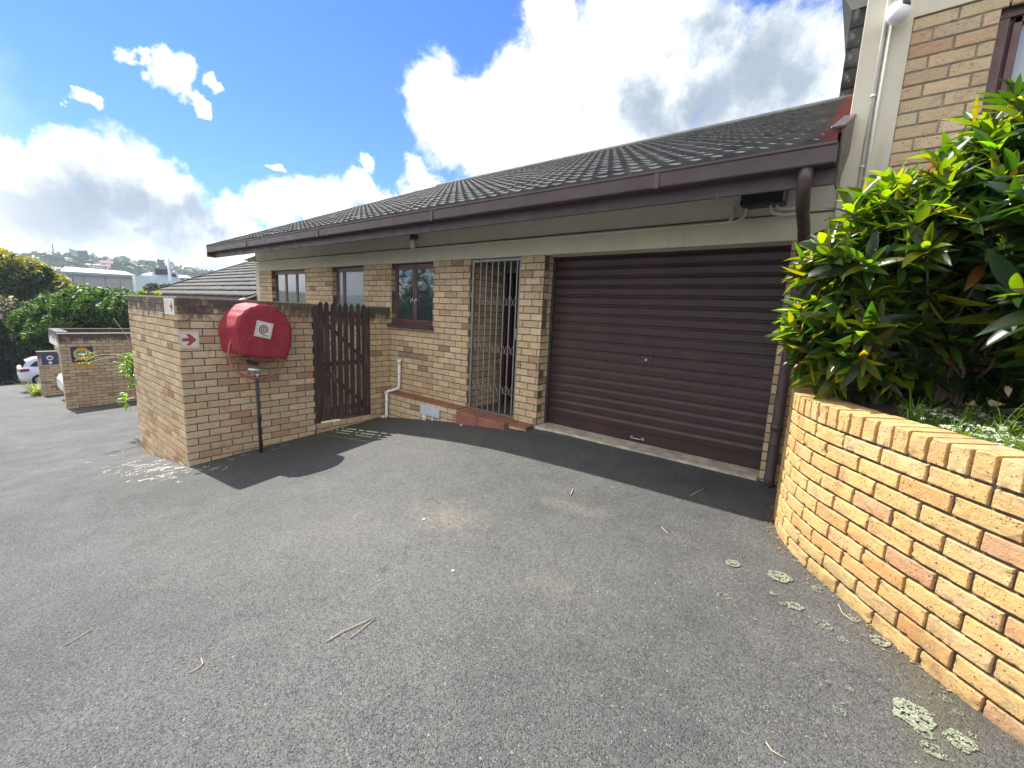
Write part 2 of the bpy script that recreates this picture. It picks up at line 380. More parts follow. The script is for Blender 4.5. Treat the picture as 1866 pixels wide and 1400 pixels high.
# ------------------------------------------------------------------ bricks laid on a surface
BL, BH, JT = .222, .073, .011
def sub_iv(iv, cuts):
    res = [iv]
    for a, b_ in cuts:
        nr = []
        for p_, q_ in res:
            if b_ <= p_ or a >= q_: nr.append((p_, q_))
            else:
                if a > p_: nr.append((p_, a))
                if b_ < q_: nr.append((b_, q_))
        res = nr
    return res
def one_brick(mb, surf, a, b_, z0, z1, rec=.02, bev=.004, c=None, openl=False, openr=False, jit=.0012, proud=0., mi=0):
    c = c or brick_tint()
    j = lambda: random.uniform(-jit, jit)
    pr = proud+random.uniform(-.0015, .0015)
    bl = 0 if openl else bev; br = 0 if openr else bev
    I = [mb.vert(surf(s_, z_, pr)) for s_, z_ in ((a+bl+j()*(not openl), z0+bev+j()), (b_-br+j()*(not openr), z0+bev+j()), (b_-br+j()*(not openr), z1-bev+j()), (a+bl+j()*(not openl), z1-bev+j()))]
    O = [mb.vert(surf(s_, z_, pr-bev)) for s_, z_ in ((a, z0), (b_, z0), (b_, z1), (a, z1))]
    K = [mb.vert(surf(s_, z_, pr-rec)) for s_, z_ in ((a, z0), (b_, z0), (b_, z1), (a, z1))]
    mb.face(I, mi, c)
    for k in range(4):
        if (k == 3 and openl) or (k == 1 and openr): continue
        k2 = (k+1) % 4
        mb.face((I[k2], I[k], O[k], O[k2]), mi, c)
        mb.face((O[k2], O[k], K[k], K[k2]), mi, c)
def brick_rows(mb, surf, s0, s1, ztop, zbot, holes=(), openl=True, openr=True, step=.085, phase=0., bev=.004, bottom=None, jit=.0012, maxlen=BL, mi=0):
    k = 0; z1 = ztop
    while z1 > zbot:
        z0 = z1-(step-JT); zc = (z0+z1)/2
        off = phase + (0 if k % 2 == 0 else (BL+JT)/2)
        cuts = [(h[0], h[1]) for h in holes if h[2] < zc < h[3]]
        s = s0-off
        while s < s1:
            a = max(s+JT/2, s0); b_ = min(s+BL+JT/2, s1)
            if b_-a > .012:
                for p_, q_ in sub_iv((a, b_), cuts):
                    if q_-p_ > .015:
                        if bottom is not None and z1 < bottom((p_+q_)/2)-.03: continue
                        one_brick(mb, surf, p_, q_, z0, z1, bev=bev, openl=(openl and p_ == s0), openr=(openr and q_ == s1), jit=jit, mi=mi)
            s += BL+JT
        z1 -= step; k += 1
def planar(o, u, nrm):
    o = Vector(o); u = Vector(u); nrm = Vector(nrm)
    return lambda s, z, d: (o.x+u.x*s+nrm.x*d, o.y+u.y*s+nrm.y*d, z)
MREC = .007
def slab(mb, surf, s0, s1, z0, z1, thick, mi=1, rec=MREC, e0=0, e1=0):
    q = [surf(s0+e0, z0, -rec), surf(s1-e1, z0, -rec), surf(s1-e1, z1, -rec), surf(s0+e0, z1, -rec)]
    r = [surf(s0+e0, z0, -thick), surf(s1-e1, z0, -thick), surf(s1-e1, z1, -thick), surf(s0+e0, z1, -thick)]
    A = [mb.vert(p_) for p_ in q]; B = [mb.vert(p_) for p_ in r]; cc = (1, 1, 1)
    mb.face(A, mi, cc); mb.face(B[::-1], mi, cc)
    for k in range(4): k2 = (k+1) % 4; mb.face((A[k2], A[k], B[k], B[k2]), mi, cc)
def slab_holes(mb, surf, s0, s1, z0, z1, thick, holes, mi=1, rec=MREC, e0=0, e1=0):
    """mortar/backing slab with rectangular openings, butted pieces"""
    xs = sorted({s0, s1, *[h[0] for h in holes if s0 < h[0] < s1], *[h[1] for h in holes if s0 < h[1] < s1]})
    for a, b_ in zip(xs[:-1], xs[1:]):
        mid = (a+b_)/2; cz = sorted([(max(z0, h[2]), min(z1, h[3])) for h in holes if h[0] <= mid <= h[1]])
        ivs = sub_iv((z0, z1), cz)
        for p_, q_ in ivs:
            if q_-p_ > .01: slab(mb, surf, a, b_, p_, q_, thick, mi, rec, e0 if a == s0 else 0, e1 if b_ == s1 else 0)

FY = 4.275; PZ = .69; SZ = .905
# ================================================================== THE HOUSE
house = thing('brick_house', (-5.5, 4.3, -1.6), 'long single-storey face-brick house with grey tiled roof and maroon roller garage door', 'house')
holes = [(-10.14, -8.65, -.245, .70), (-7.63, -6.64, -.245, .70), (-5.87, -4.885, -.245, .70), (-4.15, -3.305, -1.33, .70), (-2.96, -.525, -2.5, .70)]
mb = MB()
S = planar((0, FY, 0), (1, 0, 0), (0, -1, 0))
brick_rows(mb, S, -10.75, -.001, PZ-.003, -2.75, [h if h[0] > -3 else (h[0], h[1], h[2], h[3]) for h in holes], openr=False, bottom=lambda s: gz(s, 4.2), phase=.06)
slab_holes(mb, S, -10.75, .01, -2.8, PZ-.002, .105, holes)
# reveals of the garage piers and of the porch opening, with brick returns
SG = planar((-2.96, FY, 0), (0, 1, 0), (1, 0, 0)); brick_rows(mb, SG, 0, .25, PZ-.003, -1.45, openr=False, phase=.1)
slab(mb, planar((-2.96, FY, 0), (0, 1, 0), (1, 0, 0)), .108, .26, -1.6, PZ-.002, .30)
SP = planar((-4.15, FY, 0), (0, 1, 0), (1, 0, 0)); brick_rows(mb, SP, 0, .69, PZ-.003, -1.40, openr=False, phase=.04)
slab(mb, SP, .108, .70, -1.6, PZ-.002, .12)
SQ = planar((-3.305, 5.3, 0), (0, -1, 0), (-1, 0, 0)); brick_rows(mb, SQ, 0, 1.025, PZ-.003, -1.40, openl=False)
slab(mb, SQ, -.02, .915, -1.6, PZ-.002, .12)
SR = planar((-.525, 4.6, 0), (0, -1, 0), (-1, 0, 0)); brick_rows(mb, SR, 0, .325, PZ-.003, -1.45, openl=False)
slab(mb, SR, -.02, .215, -1.6, PZ-.002, .12)
for xx, d in ((-10.14, 1), (-7.63, 1), (-5.87, 1), (-8.65, -1), (-6.64, -1), (-4.885, -1)):   # window reveals
    o_ = (xx, FY if d == 1 else FY+.1, 0)
    Sw = planar(o_, (0, d, 0), (d, 0, 0))
    brick_rows(mb, Sw, 0, .1, PZ-.003, -.19, openl=(d == 1), openr=(d == -1), phase=.11)
# plinth course left of the gate
SPl = planar((0, 4.075, 0), (1, 0, 0), (0, -1, 0)); brick_rows(mb, SPl, -5.72, -4.13, -1.325, -1.95, bottom=lambda s: gz(s, 4.05))
slab(mb, SPl, -5.72, -4.13, -2.1, -1.326, .19, e0=.01, e1=.01)
SPr = planar((-4.13, 4.075, 0), (0, 1, 0), (1, 0, 0)); brick_rows(mb, SPr, 0, .195, -1.325, -1.6)
SPs = planar((-3.25, 4.10, 0), (1, 0, 0), (0, -1, 0)); brick_rows(mb, SPs, 0, .27, -1.365, -1.5)
slab(mb, SPs, 0, .26, -1.6, -1.366, .16)
wall = sub(mb.build('wall', [M_BRICK, M_MORT], house))
# plain body behind the facade, gable, left quoin strip
mb = MB()
mb.box((-10.93, FY-.004, -2.9), (-10.75, FY+.18, PZ)); mb.box((-10.90, FY+.19, -2.9), (-10.80, 9.8, .9))
mb.box((-10.90, 14.0, -2.9), (-.27, 14.2, .9))
mb.poly([(-10.905, 4.0, .9), (-10.905, 15.0, .9), (-10.905, 9.8, 3.75)])
mb.build('gable_wall', M_PLAST, house)
mb = MB()
mb.box((-10.93, FY-.004, PZ), (-.27, FY+.105, SZ-.002), bev=.003)
mb.box((-2.96, FY+.106, PZ-.004), (-.525, FY+.4, SZ-.003))        # lintel soffit over the garage
mb.build('plaster_band', M_PLAST, house)
# interior darkness behind windows / garage
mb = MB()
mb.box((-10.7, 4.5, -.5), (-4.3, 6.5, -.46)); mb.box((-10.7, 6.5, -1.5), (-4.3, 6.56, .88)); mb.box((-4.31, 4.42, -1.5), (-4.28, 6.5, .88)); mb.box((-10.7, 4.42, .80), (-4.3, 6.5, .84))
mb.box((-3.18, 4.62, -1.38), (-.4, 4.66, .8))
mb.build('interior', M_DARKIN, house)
# porch: lintel, ceiling, floor, dark doorway, door leaf
mb = MB(); mb.box((-4.10, 4.97, .58), (-3.305, 5.3, .66)); mb.box((-4.15, 4.38, .66), (-3.305, 5.3, .70)); mb.box((-3.36, 5.305, -1.36), (-3.30, 7.2, .7)); mb.build('porch_wall', M_INWALL, house)
mb = MB(); mb.box((-4.3, 4.28, -1.6), (-3.2, 7.2, -1.335)); mb.build('porch_floor', simple('porch_floor', (.10, .085, .08), .55, .2, 6), house)
mb = MB(); mb.box((-4.16, 4.972, -1.33), (-4.07, 5.04, .58)); mb.box((-3.40, 4.98, -1.33), (-3.33, 5.04, .58)); mb.obox(Vector((-4.05, 5.45, -.39)), (.02, .38, .95), Matrix.Rotation(-.05, 3, 'Z'), bev=.004)
door = mb.build('door', M_DOOR, house)
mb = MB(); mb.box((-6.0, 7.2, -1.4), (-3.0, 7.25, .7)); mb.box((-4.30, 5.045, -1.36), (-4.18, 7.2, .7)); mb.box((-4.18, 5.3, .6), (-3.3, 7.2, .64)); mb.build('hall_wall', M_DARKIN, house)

# ---- roof with wavy concrete tiles
def tiled(name, x0, x1, y0, z0, y1, z1, m, parent, wave=.15, exp=.32, amp=.012, sub_=8):
    mb = MB(); L = math.hypot(y1-y0, z1-z0); uy, uz = (y1-y0)/L, (z1-z0)/L; ny, nz = -uz, uy
    nr = max(2, int(round(L/exp))); ex = L/nr; nx = int((x1-x0)/wave*sub_)
    xs = [x0+(x1-x0)*i/nx for i in range(nx+1)]
    prof = []
    for x_ in xs:
        ph = (x_/wave) % 1.0; ph2 = (x_/(2*wave)) % 1.0
        w_ = max(0, math.sin(ph*2*PI))**.8*1.0 - .25*max(0, -math.sin(ph*2*PI))
        if ph2 > .93: w_ -= .25
        prof.append(w_*amp)
    for r in range(nr):
        a = r*ex; b_ = (r+1)*ex+.01
        # per tile jitter
        jit = {}; cols = {}
        rows = []
        for t_, lift, flat in ((a, .0, 1), (a, .036, 1), (a+ex*.5, .020, 1), (b_, .004, 1)):
            ids = []
            for i, x_ in enumerate(xs):
                k = int(math.floor(x_/(2*wave)))
                if k not in jit: jit[k] = (random.uniform(-.004, .004), random.uniform(-.006, .006))
                h = lift+(prof[i] if lift > 0 or t_ != a else prof[i]-.01)+jit[k][0]
                tt = t_+jit[k][1]
                ids.append(mb.vert((x_, y0+uy*tt+ny*h, z0+uz*tt+nz*h)))
            rows.append(ids)
        for q in range(3):
            for i in range(nx):
                k = int(math.floor((xs[i]+.001)/(2*wave)))
                if k not in cols: g_ = random.uniform(.86, 1.14); cols[k] = (g_, g_, g_)
                mb.face((rows[q][i], rows[q][i+1], rows[q+1][i+1], rows[q+1][i]), 0, cols[k], q > 0)
    return mb.build(name, m, parent)
YE, ZE, YR, ZR = 3.44, 1.125, 9.8, 3.85
roof = sub(tiled('roof', -11.05, -.262, YE, ZE, YR, ZR, M_ROOF, house))
tiled('roof', -11.05, -.29, 15.9, ZE, YR, ZR-.005, M_ROOF2, house, sub_=3)
mb = MB(); mb.tube([(x_, YR, ZR+.01) for x_ in np.arange(-11.07, -.29, .33)], .085, 8); mb.build('ridge_cap', M_ROOF, roof)
mb = MB()     # slab under the tiles, verge boards
for (ya, za, yb, zb) in ((YE+.02, ZE-.03, YR, ZR-.03),):
    A = [(-11.02, ya, za), (-.29, ya, za), (-.29, yb, zb), (-11.02, yb, zb)]; B = [(p_[0], p_[1]+.03, p_[2]-.06) for p_ in A]
    mb.poly(A); mb.poly(B[::-1]); 
    for k in range(4): mb.poly([A[(k+1) % 4], A[k], B[k], B[(k+1) % 4]])
mb.build('underlay', M_BROWN, roof)
mb = MB(); sl = math.atan2(ZR-ZE, YR-YE)
mb.obox(Vector((-11.065, (YE+YR)/2, (ZE+ZR)/2-.05)), (.012, math.hypot(YR-YE, ZR-ZE)/2+.02, .09), Matrix.Rotation(sl, 3, 'X'), bev=.004)
mb.box((-11.075, 3.38, .905), (-11.05, 3.54, 1.15))
mb.build('barge_board', M_BROWN, house)
mb = MB()
mb.box((-11.05, 3.49, .895), (-.248, 3.515, 1.118), bev=.003)
for x_ in (-9.45, -9.32, -4.75, -2.0, -.93): mb.box((x_-.012, 3.486, .882), (x_+.012, 3.4895, 1.0))
mb.build('fascia', M_BROWN, house)
# gutter: open box profile with beaded lip
mb = MB()
pr = [(3.484, 1.115), (3.484, .998), (3.478, .992), (3.385, .992), (3.378, 1.0), (3.372, 1.09), (3.362, 1.098), (3.362, 1.112), (3.378, 1.112), (3.380, 1.10), (3.386, 1.01), (3.474, 1.004), (3.476, 1.115)]
A = [mb.vert((-11.05, *q)) for q in pr]; B = [mb.vert((-.255, *q)) for q in pr]
for k in range(len(pr)): mb.face((A[k], A[(k+1) % len(pr)], B[(k+1) % len(pr)], B[k]))
mb.face(A[::-1]); mb.face(B)
mb.box((-.258, 3.376, .994), (-.2505, 3.483, 1.108)); mb.box((-11.055, 3.376, .994), (-11.045, 3.483, 1.108))
for x_ in (-9.0, -6.4, -3.9, -1.35):                     # joining straps
    mb.box((x_-.02, 3.366, .988), (x_+.02, 3.372, 1.116)); mb.box((x_-.02, 3.366, .985), (x_+.02, 3.48, .991))
gut = sub(mb.build('gutter', M_BROWN2, house))
mb = MB()
for (xa, xb2) in ((-11.05, -.262),):
    mb.poly([(xa, 3.516, 1.03), (xb2, 3.516, 1.03), (xb2, 4.5, 1.46), (xa, 4.5, 1.46)]); mb.poly([(xa, 4.5, 1.47), (xb2, 4.5, 1.47), (xb2, 3.516, 1.04), (xa, 3.516, 1.04)])
mb.build('soffit', M_SOFFIT, house)
mb = MB(); mb.box((-10.93, FY-.002, SZ+.001), (-.272, FY+.1, 1.355)); mb.build('upper_wall', simple('eave_grey', (.56, .535, .455), .85, .06, 2, bump=.2, bscale=140), house)
mb = MB(); mb.box((-10.93, 4.262, .893), (-.27, 4.2705, .9035)); mb.build('cornice_strip', M_BROWN, house)
# brown verge capping + side board at the right end of the roof
mb = MB()
mb.obox(Vector((-.268, 3.85, 1.385)), (.040, .43, .012), Matrix.Rotation(sl, 3, 'X'), bev=.006)
q = [(3.50, .89), (3.44, 1.20), (4.25, 1.555), (4.25, 1.30), (3.60, .89)]
A = [mb.vert((-.247, *p_)) for p_ in q]; B = [mb.vert((-.237, *p_)) for p_ in q]
mb.face(A[::-1]); mb.face(B)
for k in range(5): mb.face((A[k], A[(k+1) % 5], B[(k+1) % 5], B[k]))
mb.build('verge_capping', M_BROWN2, house)
# ---- downpipe
mb = MB()
mb.tube([(-.40, 3.43, 1.01), (-.40, 3.43, .93), (-.405, 3.47, .87), (-.42, 3.70, .80), (-.43, 4.02, .73), (-.435, 4.16, .66), (-.435, 4.195, .56), (-.435, 4.195, -1.30), (-.432, 4.17, -1.38)], .042, 16)
for z_ in (.35, -.87): mb.tube([(-.435, 4.195, z_), (-.435, 4.195, z_+.05)], .047, 16)
for z_ in (-.1, -1.0): mb.tube([(-.435, 4.195, z_), (-.435, 4.195, z_+.02)], .046, 16)
mb.build('downpipe', M_BROWN2, house)
# ---- garage door: ribbed roller curtain
mb = MB()
gx0, gx1, gy = -2.95, -.53, 4.50
zt = .69; pit_ = .1045; zz = -1.29
prof = [(gy, -1.334), (gy, -1.21)]
z_ = -1.205
while z_ < .72:
    prof += [(gy-.014, z_), (gy-.0145, z_+.058), (gy-.012, z_+.064), (gy+.004, z_+.088), (gy+.006, z_+.098), (gy-.010, z_+.1015)]
    z_ += pit_
NXD = 24
rows = []
for (yy, zz) in prof:
    rows.append([mb.vert((gx0+(gx1-gx0)*i/NXD, yy+.007*noise.noise(Vector((i*.30, zz*2.2, 0)))+.003*noise.noise(Vector((i*1.1, zz*7, 4))), zz)) for i in range(NXD+1)])
for a, b_ in zip(rows[:-1], rows[1:]):
    for i in range(NXD): mb.face((a[i], a[i+1], b_[i+1], b_[i]), 0, (1, 1, 1), False)
gd = sub(mb.build('garage_door', M_DOOR, house))
mb = MB()
for x_ in (gx0-.012, gx1-.022): mb = MB(); mb.box((x_, gy-.045, -1.337), (x_+.036, gy-.018, .70)); mb.build('guide_rail', M_DARKM, gd)
mb = MB(); mb.tube([(-1.80, gy-.012, -1.285), (-1.80, gy-.04, -1.285), (-1.70, gy-.04, -1.285), (-1.70, gy-.012, -1.285)], .006, 8); mb.box((-1.83, gy-.008, -1.30), (-1.80, gy-.001, -1.27)); mb.box((-1.70, gy-.008, -1.30), (-1.67, gy-.001, -1.27)); mb.build('handle', M_GALV, gd)
mb = MB(); mb.tube([(-1.72, gy-.03, -.415), (-1.72, gy-.046, -.415)], .014, 12)
for dx, dz in ((-.045, .025), (.045, .025), (-.045, -.025), (.045, -.025)): mb.tube([(-1.72+dx, gy-.02, -.415+dz), (-1.72+dx, gy-.031, -.415+dz)], .004, 8)
mb.box((-1.775, gy-.0295, -.45), (-1.665, gy-.0265, -.38), m=1); mb.build('lock', [M_GALV, M_DOOR], gd)
# threshold, step, ledge
mb = MB(); mb.box((-2.95, 4.235, -1.5), (-.53, 4.62, -1.338), bev=.008); mb.build('threshold', M_CONC, house)
mb = MB()
mb.box((-4.10, 4.02, -1.56), (-3.72, 4.27, -1.332), bev=.006); mb.box((-3.715, 4.02, -1.56), (-3.255, 4.27, -1.333), bev=.006); mb.box((-4.14, 4.272, -1.40), (-3.31, 4.40, -1.328)); 
mb.box((-3.25, 4.085, -1.362), (-2.985, 4.272, -1.345), bev=.004)
mb.build('step', M_TILE, house)
mb = MB()
xs_ = [-5.72, -5.42, -5.11, -4.80, -4.49, -4.115]
for a, b_ in zip(xs_[:-1], xs_[1:]): mb.box((a, 4.062, -1.322), (b_-.006, 4.272, -1.306), bev=.003)
mb.build('ledge', M_TILE, house)
# ---- windows
def window(x0, x1, z0, z1, mull, gm=M_GLASS, sill=True, opens=None):
    yf = FY+.075; mb = MB(); fr = .045
    mb.box((x0, yf, z1-fr), (x1, yf+.055, z1), bev=.004); mb.box((x0, yf, z0), (x1, yf+.055, z0+fr), bev=.004)
    xs = [x0]+[x0+(x1-x0)*t for t in mull]+[x1]
    mb.box((x0, yf+.001, z0+fr), (x0+fr, yf+.054, z1-fr), bev=.004); mb.box((x1-fr, yf+.001, z0+fr), (x1, yf+.054, z1-fr), bev=.004)
    for t in xs[1:-1]: mb.box((t-.02, yf+.001, z0+fr), (t+.02, yf+.054, z1-fr), bev=.003)
    w = sub(mb.build('window', M_FRAME, house))
    for i in range(len(xs)-1):
        a = xs[i]+(fr if i == 0 else .02); b_ = xs[i+1]-(fr if i == len(xs)-2 else .02)
        c0, c1 = z0+fr, z1-fr
        mb = MB(); s_ = .032; yy = yf-.012
        mb.box((a-.012, yy, c1-s_), (b_+.012, yy+.03, c1+.008), bev=.003); mb.box((a-.012, yy, c0-.008), (b_+.012, yy+.03, c0+s_), bev=.003)
        mb.box((a-.012, yy+.0005, c0+s_), (a+s_-.012, yy+.0295, c1-s_), bev=.002); mb.box((b_-s_+.012, yy+.0005, c0+s_), (b_+.012, yy+.0295, c1-s_), bev=.002)
        mb.build('casement', M_FRAME, w)
        mb = MB(); mb.box((a+s_-.013, yy+.012, c0+s_-.001), (b_-s_+.013, yy+.017, c1-s_+.001)); mb.build('pane', gm, w)
        if i == 1 or len(xs) == 2: pass
    if sill:
        mb = MB(); q = [(FY-.075, z0-.045), (FY-.075, z0-.020), (yf+.01, z0+.004), (yf+.05, z0-.001), (yf+.05, z0-.05), (FY-.0, z0-.062)]
        nsl = 2; 
        for s2 in range(nsl):
            xa = x0-.06+(x1-x0+.08)*s2/nsl+(.003 if s2 else 0); xb = x0-.06+(x1-x0+.08)*(s2+1)/nsl-(.003 if s2 == 0 else 0)
            if True:
                A = [mb.vert((max(xa, x0-.06), *p_)) for p_ in q]; B = [mb.vert((xb, *p_)) for p_ in q]
                mb.face(A[::-1]); mb.face(B)
                for k in range(6): mb.face((A[k], A[(k+1) % 6], B[(k+1) % 6], B[k]))
        mb.build('sill', simple('sill_brown%d' % int(-x0), (.075, .05, .047), .55, .3, 14, bump=.3), w)
    return w
window(-10.14, -8.65, -.235, .675, (.36, .68), sill=True)
w2 = window(-7.63, -6.64, -.235, .675, (.28,), gm=M_GLASSO)
w3 = window(-5.87, -4.885, -.235, .675, (.5,))
# a burglar grid seen through the kitchen window
mb = MB()
for i in range(11): mb.box((-5.80+i*.088, 4.40, -.2), (-5.79+i*.088, 4.408, .64))
mb.build('inner_grille', M_STEEL, w3)
for xx in (-5.42, -5.33): 
    mb = MB(); mb.box((xx-.008, 4.325, .12), (xx+.008, 4.338, .17), bev=.002); mb.tube([(xx, 4.326, .15), (xx+.002, 4.30, .14), (xx+.003, 4.298, .07)], .005, 6); mb.build('latch', M_GALV, w3)
# open casement leaf of the middle window
mb = MB(); Rm = Matrix.Rotation(math.radians(-38), 3, 'Z'); hinge = Vector((-6.66, 4.33, .22))
for (cx, cz, hx, hz) in ((-.34, .41, .34, .022), (-.34, -.41, .34, .022), (-.66, 0, .02, .39), (-.02, 0, .02, .39)): mb.obox(hinge+Rm@Vector((cx, 0, cz)), (hx, .016, hz), Rm, bev=.003)
# (leaf stands nearly closed)
# ---- trellis security gate
gx0, gx1, gyy = -4.145, -3.31, 4.30
mb = MB()
mb.box((gx0, gyy, -1.325), (gx0+.035, gyy+.035, .68), bev=.003); mb.box((gx1-.035, gyy, -1.325), (gx1, gyy+.035, .68), bev=.003)
mb.box((gx0+.035, gyy, .645), (gx1-.035, gyy+.04, .68), bev=.003); mb.box((gx0+.035, gyy+.005, -1.325), (gx1-.035, gyy+.03, -1.312))
sg = sub(mb.build('security_gate', M_STEEL, house))
nb = 7; xb = [gx0+.05+(gx1-.075-gx0-.05)*i/nb for i in range(nb+1)]
for i in range(1, nb+1):
    mb = MB(); mb.box((xb[i]-.007, gyy+.006, -1.305), (xb[i]+.007, gyy+.022, .645), bev=.002); mb.build('bar', M_STEEL, sg)
for zc in (.155, -.46, -.985):
    mb = MB()
    for i in range(nb):
        a, b_ = xb[i], xb[i+1]
        for s1 in (-1, 1):
            pts = []
            for k in range(7):
                t = k/6; zz = zc+s1*(.058*(1-2*t)+.018*math.sin(t*2*PI))
                pts.append((a+(b_-a)*t, gyy+(.002 if s1 > 0 else .0255), zz))
            mb.tube(pts, .0048, 5)
    mb.build('trellis_strip', M_STEEL, sg)
mb = MB(); mb.box((gx1-.06, gyy-.012, -.32), (gx1-.035, gyy+.02, -.18), bev=.003); mb.tube([(gx1-.05, gyy-.013, -.27), (gx1-.05, gyy-.02, -.27)], .008, 8); mb.build('lock', M_STEEL, sg)
# ---- conduits under the eave and black box
mb = MB()
yc = 4.245
mb.tube([(-10.9, 4.255, .875), (-6, 4.25, .873), (-1.15, yc, .870), (-.96, yc, .872), (-.90, yc-.01, .90), (-.885, yc-.03, .96), (-.88, yc-.03, 1.02)], .012, 8)
mb.tube([(-1.02, yc, .872), (-.99, yc-.005, .905), (-.985, yc-.02, 1.0)], .012, 8)
for x_ in np.arange(-10.5, -1.2, .95): mb.box((x_-.012, yc-.004, .856), (x_+.012, 4.268, .888))
mb.tube([(-.70, 4.19, .99), (-.70, 4.2, .93), (-.68, 4.22, .905), (-.62, yc, .895), (-.46, yc, .893)], .013, 8); mb.tube([(-.66, 4.19, .99), (-.655, 4.22, .95), (-.63, 4.24, .935), (-.46, 4.24, .932)], .011, 8)
mb.build('conduit', M_CREAMP, house)
mb = MB(); mb.box((-.92, 4.12, .965), (-.60, 4.27, 1.12), bev=.012)
mb.build('junction_box', M_BLACK, house)
# ---- white waste pipe
mb = MB()
def pipe(mb, pts, r):
    mb.tube(pts, r, 12)
y1_ = 4.225; y2_ = 4.02
p0 = [(-5.60, 4.28, -.80), (-5.60, 4.235, -.80), (-5.60, y1_, -.815), (-5.60, y1_, -1.20), (-5.605, y1_-.01, -1.25), (-5.63, 4.12, -1.275), (-5.64, y2_+.02, -1.285), (-5.64, y2_, -1.32), (-5.64, y2_, -1.66), (-5.66, y2_-.01, -1.70)]
pipe(mb, p0, .022); mb.tube([(-5.60, y1_, -1.02), (-5.60, y1_, -.97)], .027, 12); mb.tube([(-5.64, y2_, -1.45), (-5.64, y2_, -1.40)], .027, 12); mb.tube([(-5.60, y1_, -.86), (-5.60, y1_, -.80)], .027, 12)
mb.tube([(-5.64, y2_, -1.69), (-5.76, y2_-.02, -1.71)], .02, 10); mb.tube([(-5.6, y1_-.03, -.81), (-5.6, y1_+.02, -.81)], .02, 10); mb.tube([(-5.64, y2_-.03, -1.30), (-5.64, y2_, -1.30)], .018, 10)
mb.build('waste_pipe', M_PVC, house)
# ================================================================== meter box (screwed to the plinth)
mbx = thing('meter_box', (-4.78, 4.04, -1.45), 'pale grey-blue twin meter box low on the brick plinth left of the trellis gate', 'meter box')
a = at(765, 737, 4.03); b_ = at(795, 760, 4.03)
mb = MB(); mb.box((-4.86, 4.035, -1.50), (-4.665, 4.068, -1.37), bev=.004); mb.box((-4.66, 4.035, -1.50), (-4.46, 4.068, -1.371), bev=.004)
bx = sub(mb.build('cover', simple('meter_grey', (.52, .57, .64), .4, .05, 8), mbx))
mb = MB()
for x_ in (-4.80, -4.755):
    mb = MB(); mb.tube([(x_, 4.05, -1.50), (x_, 4.05, -1.62)], .012, 8)
    if x_ < -4.78: mb.build('pipe', M_PVC, mbx)
mb.build('pipe', M_PVC, mbx)
mb = MB(); mb.tube([(-4.60, 4.05, -1.50), (-4.60, 4.05, -1.60)], .008, 8); mb.build('pipe', M_PVC, mbx)
# ---- outside lamp under soffit
lp = thing('wall_lamp', (-5.01, 4.0, .9), 'small glass well lamp hanging under the eave above the kitchen window', 'lamp')
lc = at(752, 440, 4.0)
LY = 4.19; lx = lc.x*LY/4.0
mb = MB(); mb.tube([(lx, 4.272, 1.045), (lx, LY, 1.045)], .03, 14); mb.tube([(lx, LY, 1.06), (lx, LY, 1.0)], .042, 14); mb.build('base', M_DARKM, lp)
mb = MB(); mb.tube([(lx, LY, 1.0), (lx, LY, .96), (lx, LY, .90), (lx, LY, .875)], [.028, .036, .045, .03], 16); mb.build('glass_shade', M_WHITE, lp)

# ================================================================== RIGHT-HAND HOUSE (taller unit with pilaster and brick panel)
rh = thing('tall_house', (.6, 4.3, -1.4), 'taller face-brick unit with cream plaster pilaster at the right edge', 'house')
mb = MB(); S2 = planar((0, FY+.012, 0), (1, 0, 0), (0, -1, 0)); wh = [(.43, 2.0, .75, 2.07)]
brick_rows(mb, S2, .0, 4.0, 2.125, -1.45, wh, openl=False, openr=False, step=.0875, bev=.005)
slab_holes(mb, S2, .0, 4.0, -1.5, 2.13, .12, wh, rec=.008)
mb.build('wall', [M_BRICK, M_MORTW], rh)
mb = MB()
mb.box((-.27, FY-.02, PZ+.002), (-.16, FY+.25, 4.4), bev=.003); mb.box((-.16, FY-.001, PZ+.001), (.003, FY+.2, 4.4)); mb.box((.003, FY+.002, 2.133), (4.0, FY+.2, 4.4))
mb.box((-.272, FY+.26, -1.5), (-.20, 13.8, 4.4))
mb.build('plaster_pilaster', M_PLAST, rh)
mb = MB(); mb.box((.2, FY+.30, -1.5), (4.0, FY+.34, 2.3)); mb.build('interior', M_DARKIN, rh)
mb = MB(); yf = FY+.06
mb.box((.43, yf, 2.0), (2.0, yf+.06, 2.065), bev=.004); mb.box((.43, yf, .75), (.485, yf+.06, 2.0), bev=.004); mb.box((.485, yf+.03, .75), (.50, yf+.06, 2.0)); mb.box((1.9, yf, .75), (2.0, yf+.06, 2.0)); mb.box((.43, yf, .70), (2.0, yf+.06, .75))
mb.box((.50, yf-.012, .76), (.54, yf+.03, 1.99), bev=.004); mb.box((.50, yf-.012, 1.95), (1.2, yf+.03, 1.99), bev=.004)
wr = sub(mb.build('window', M_FRAME, rh))
mb = MB(); mb.box((.53, yf+.02, .76), (1.9, yf+.026, 1.95)); mb.build('pane', glass('net_glass', (.30, .33, .38), .1), wr)
mb = MB()
mb.tube([(-.150, FY-.016, 4.3), (-.150, FY-.016, .6)], .0125, 10); mb.tube([(-.118, FY-.014, 2.12), (-.118, FY-.014, .6)], .0115, 10)
for z_ in (1.66, 1.18): mb.tube([(-.150, FY-.016, z_), (-.150, FY-.016, z_+.015)], .017, 10)
mb.build('conduit', M_CREAMP, rh)
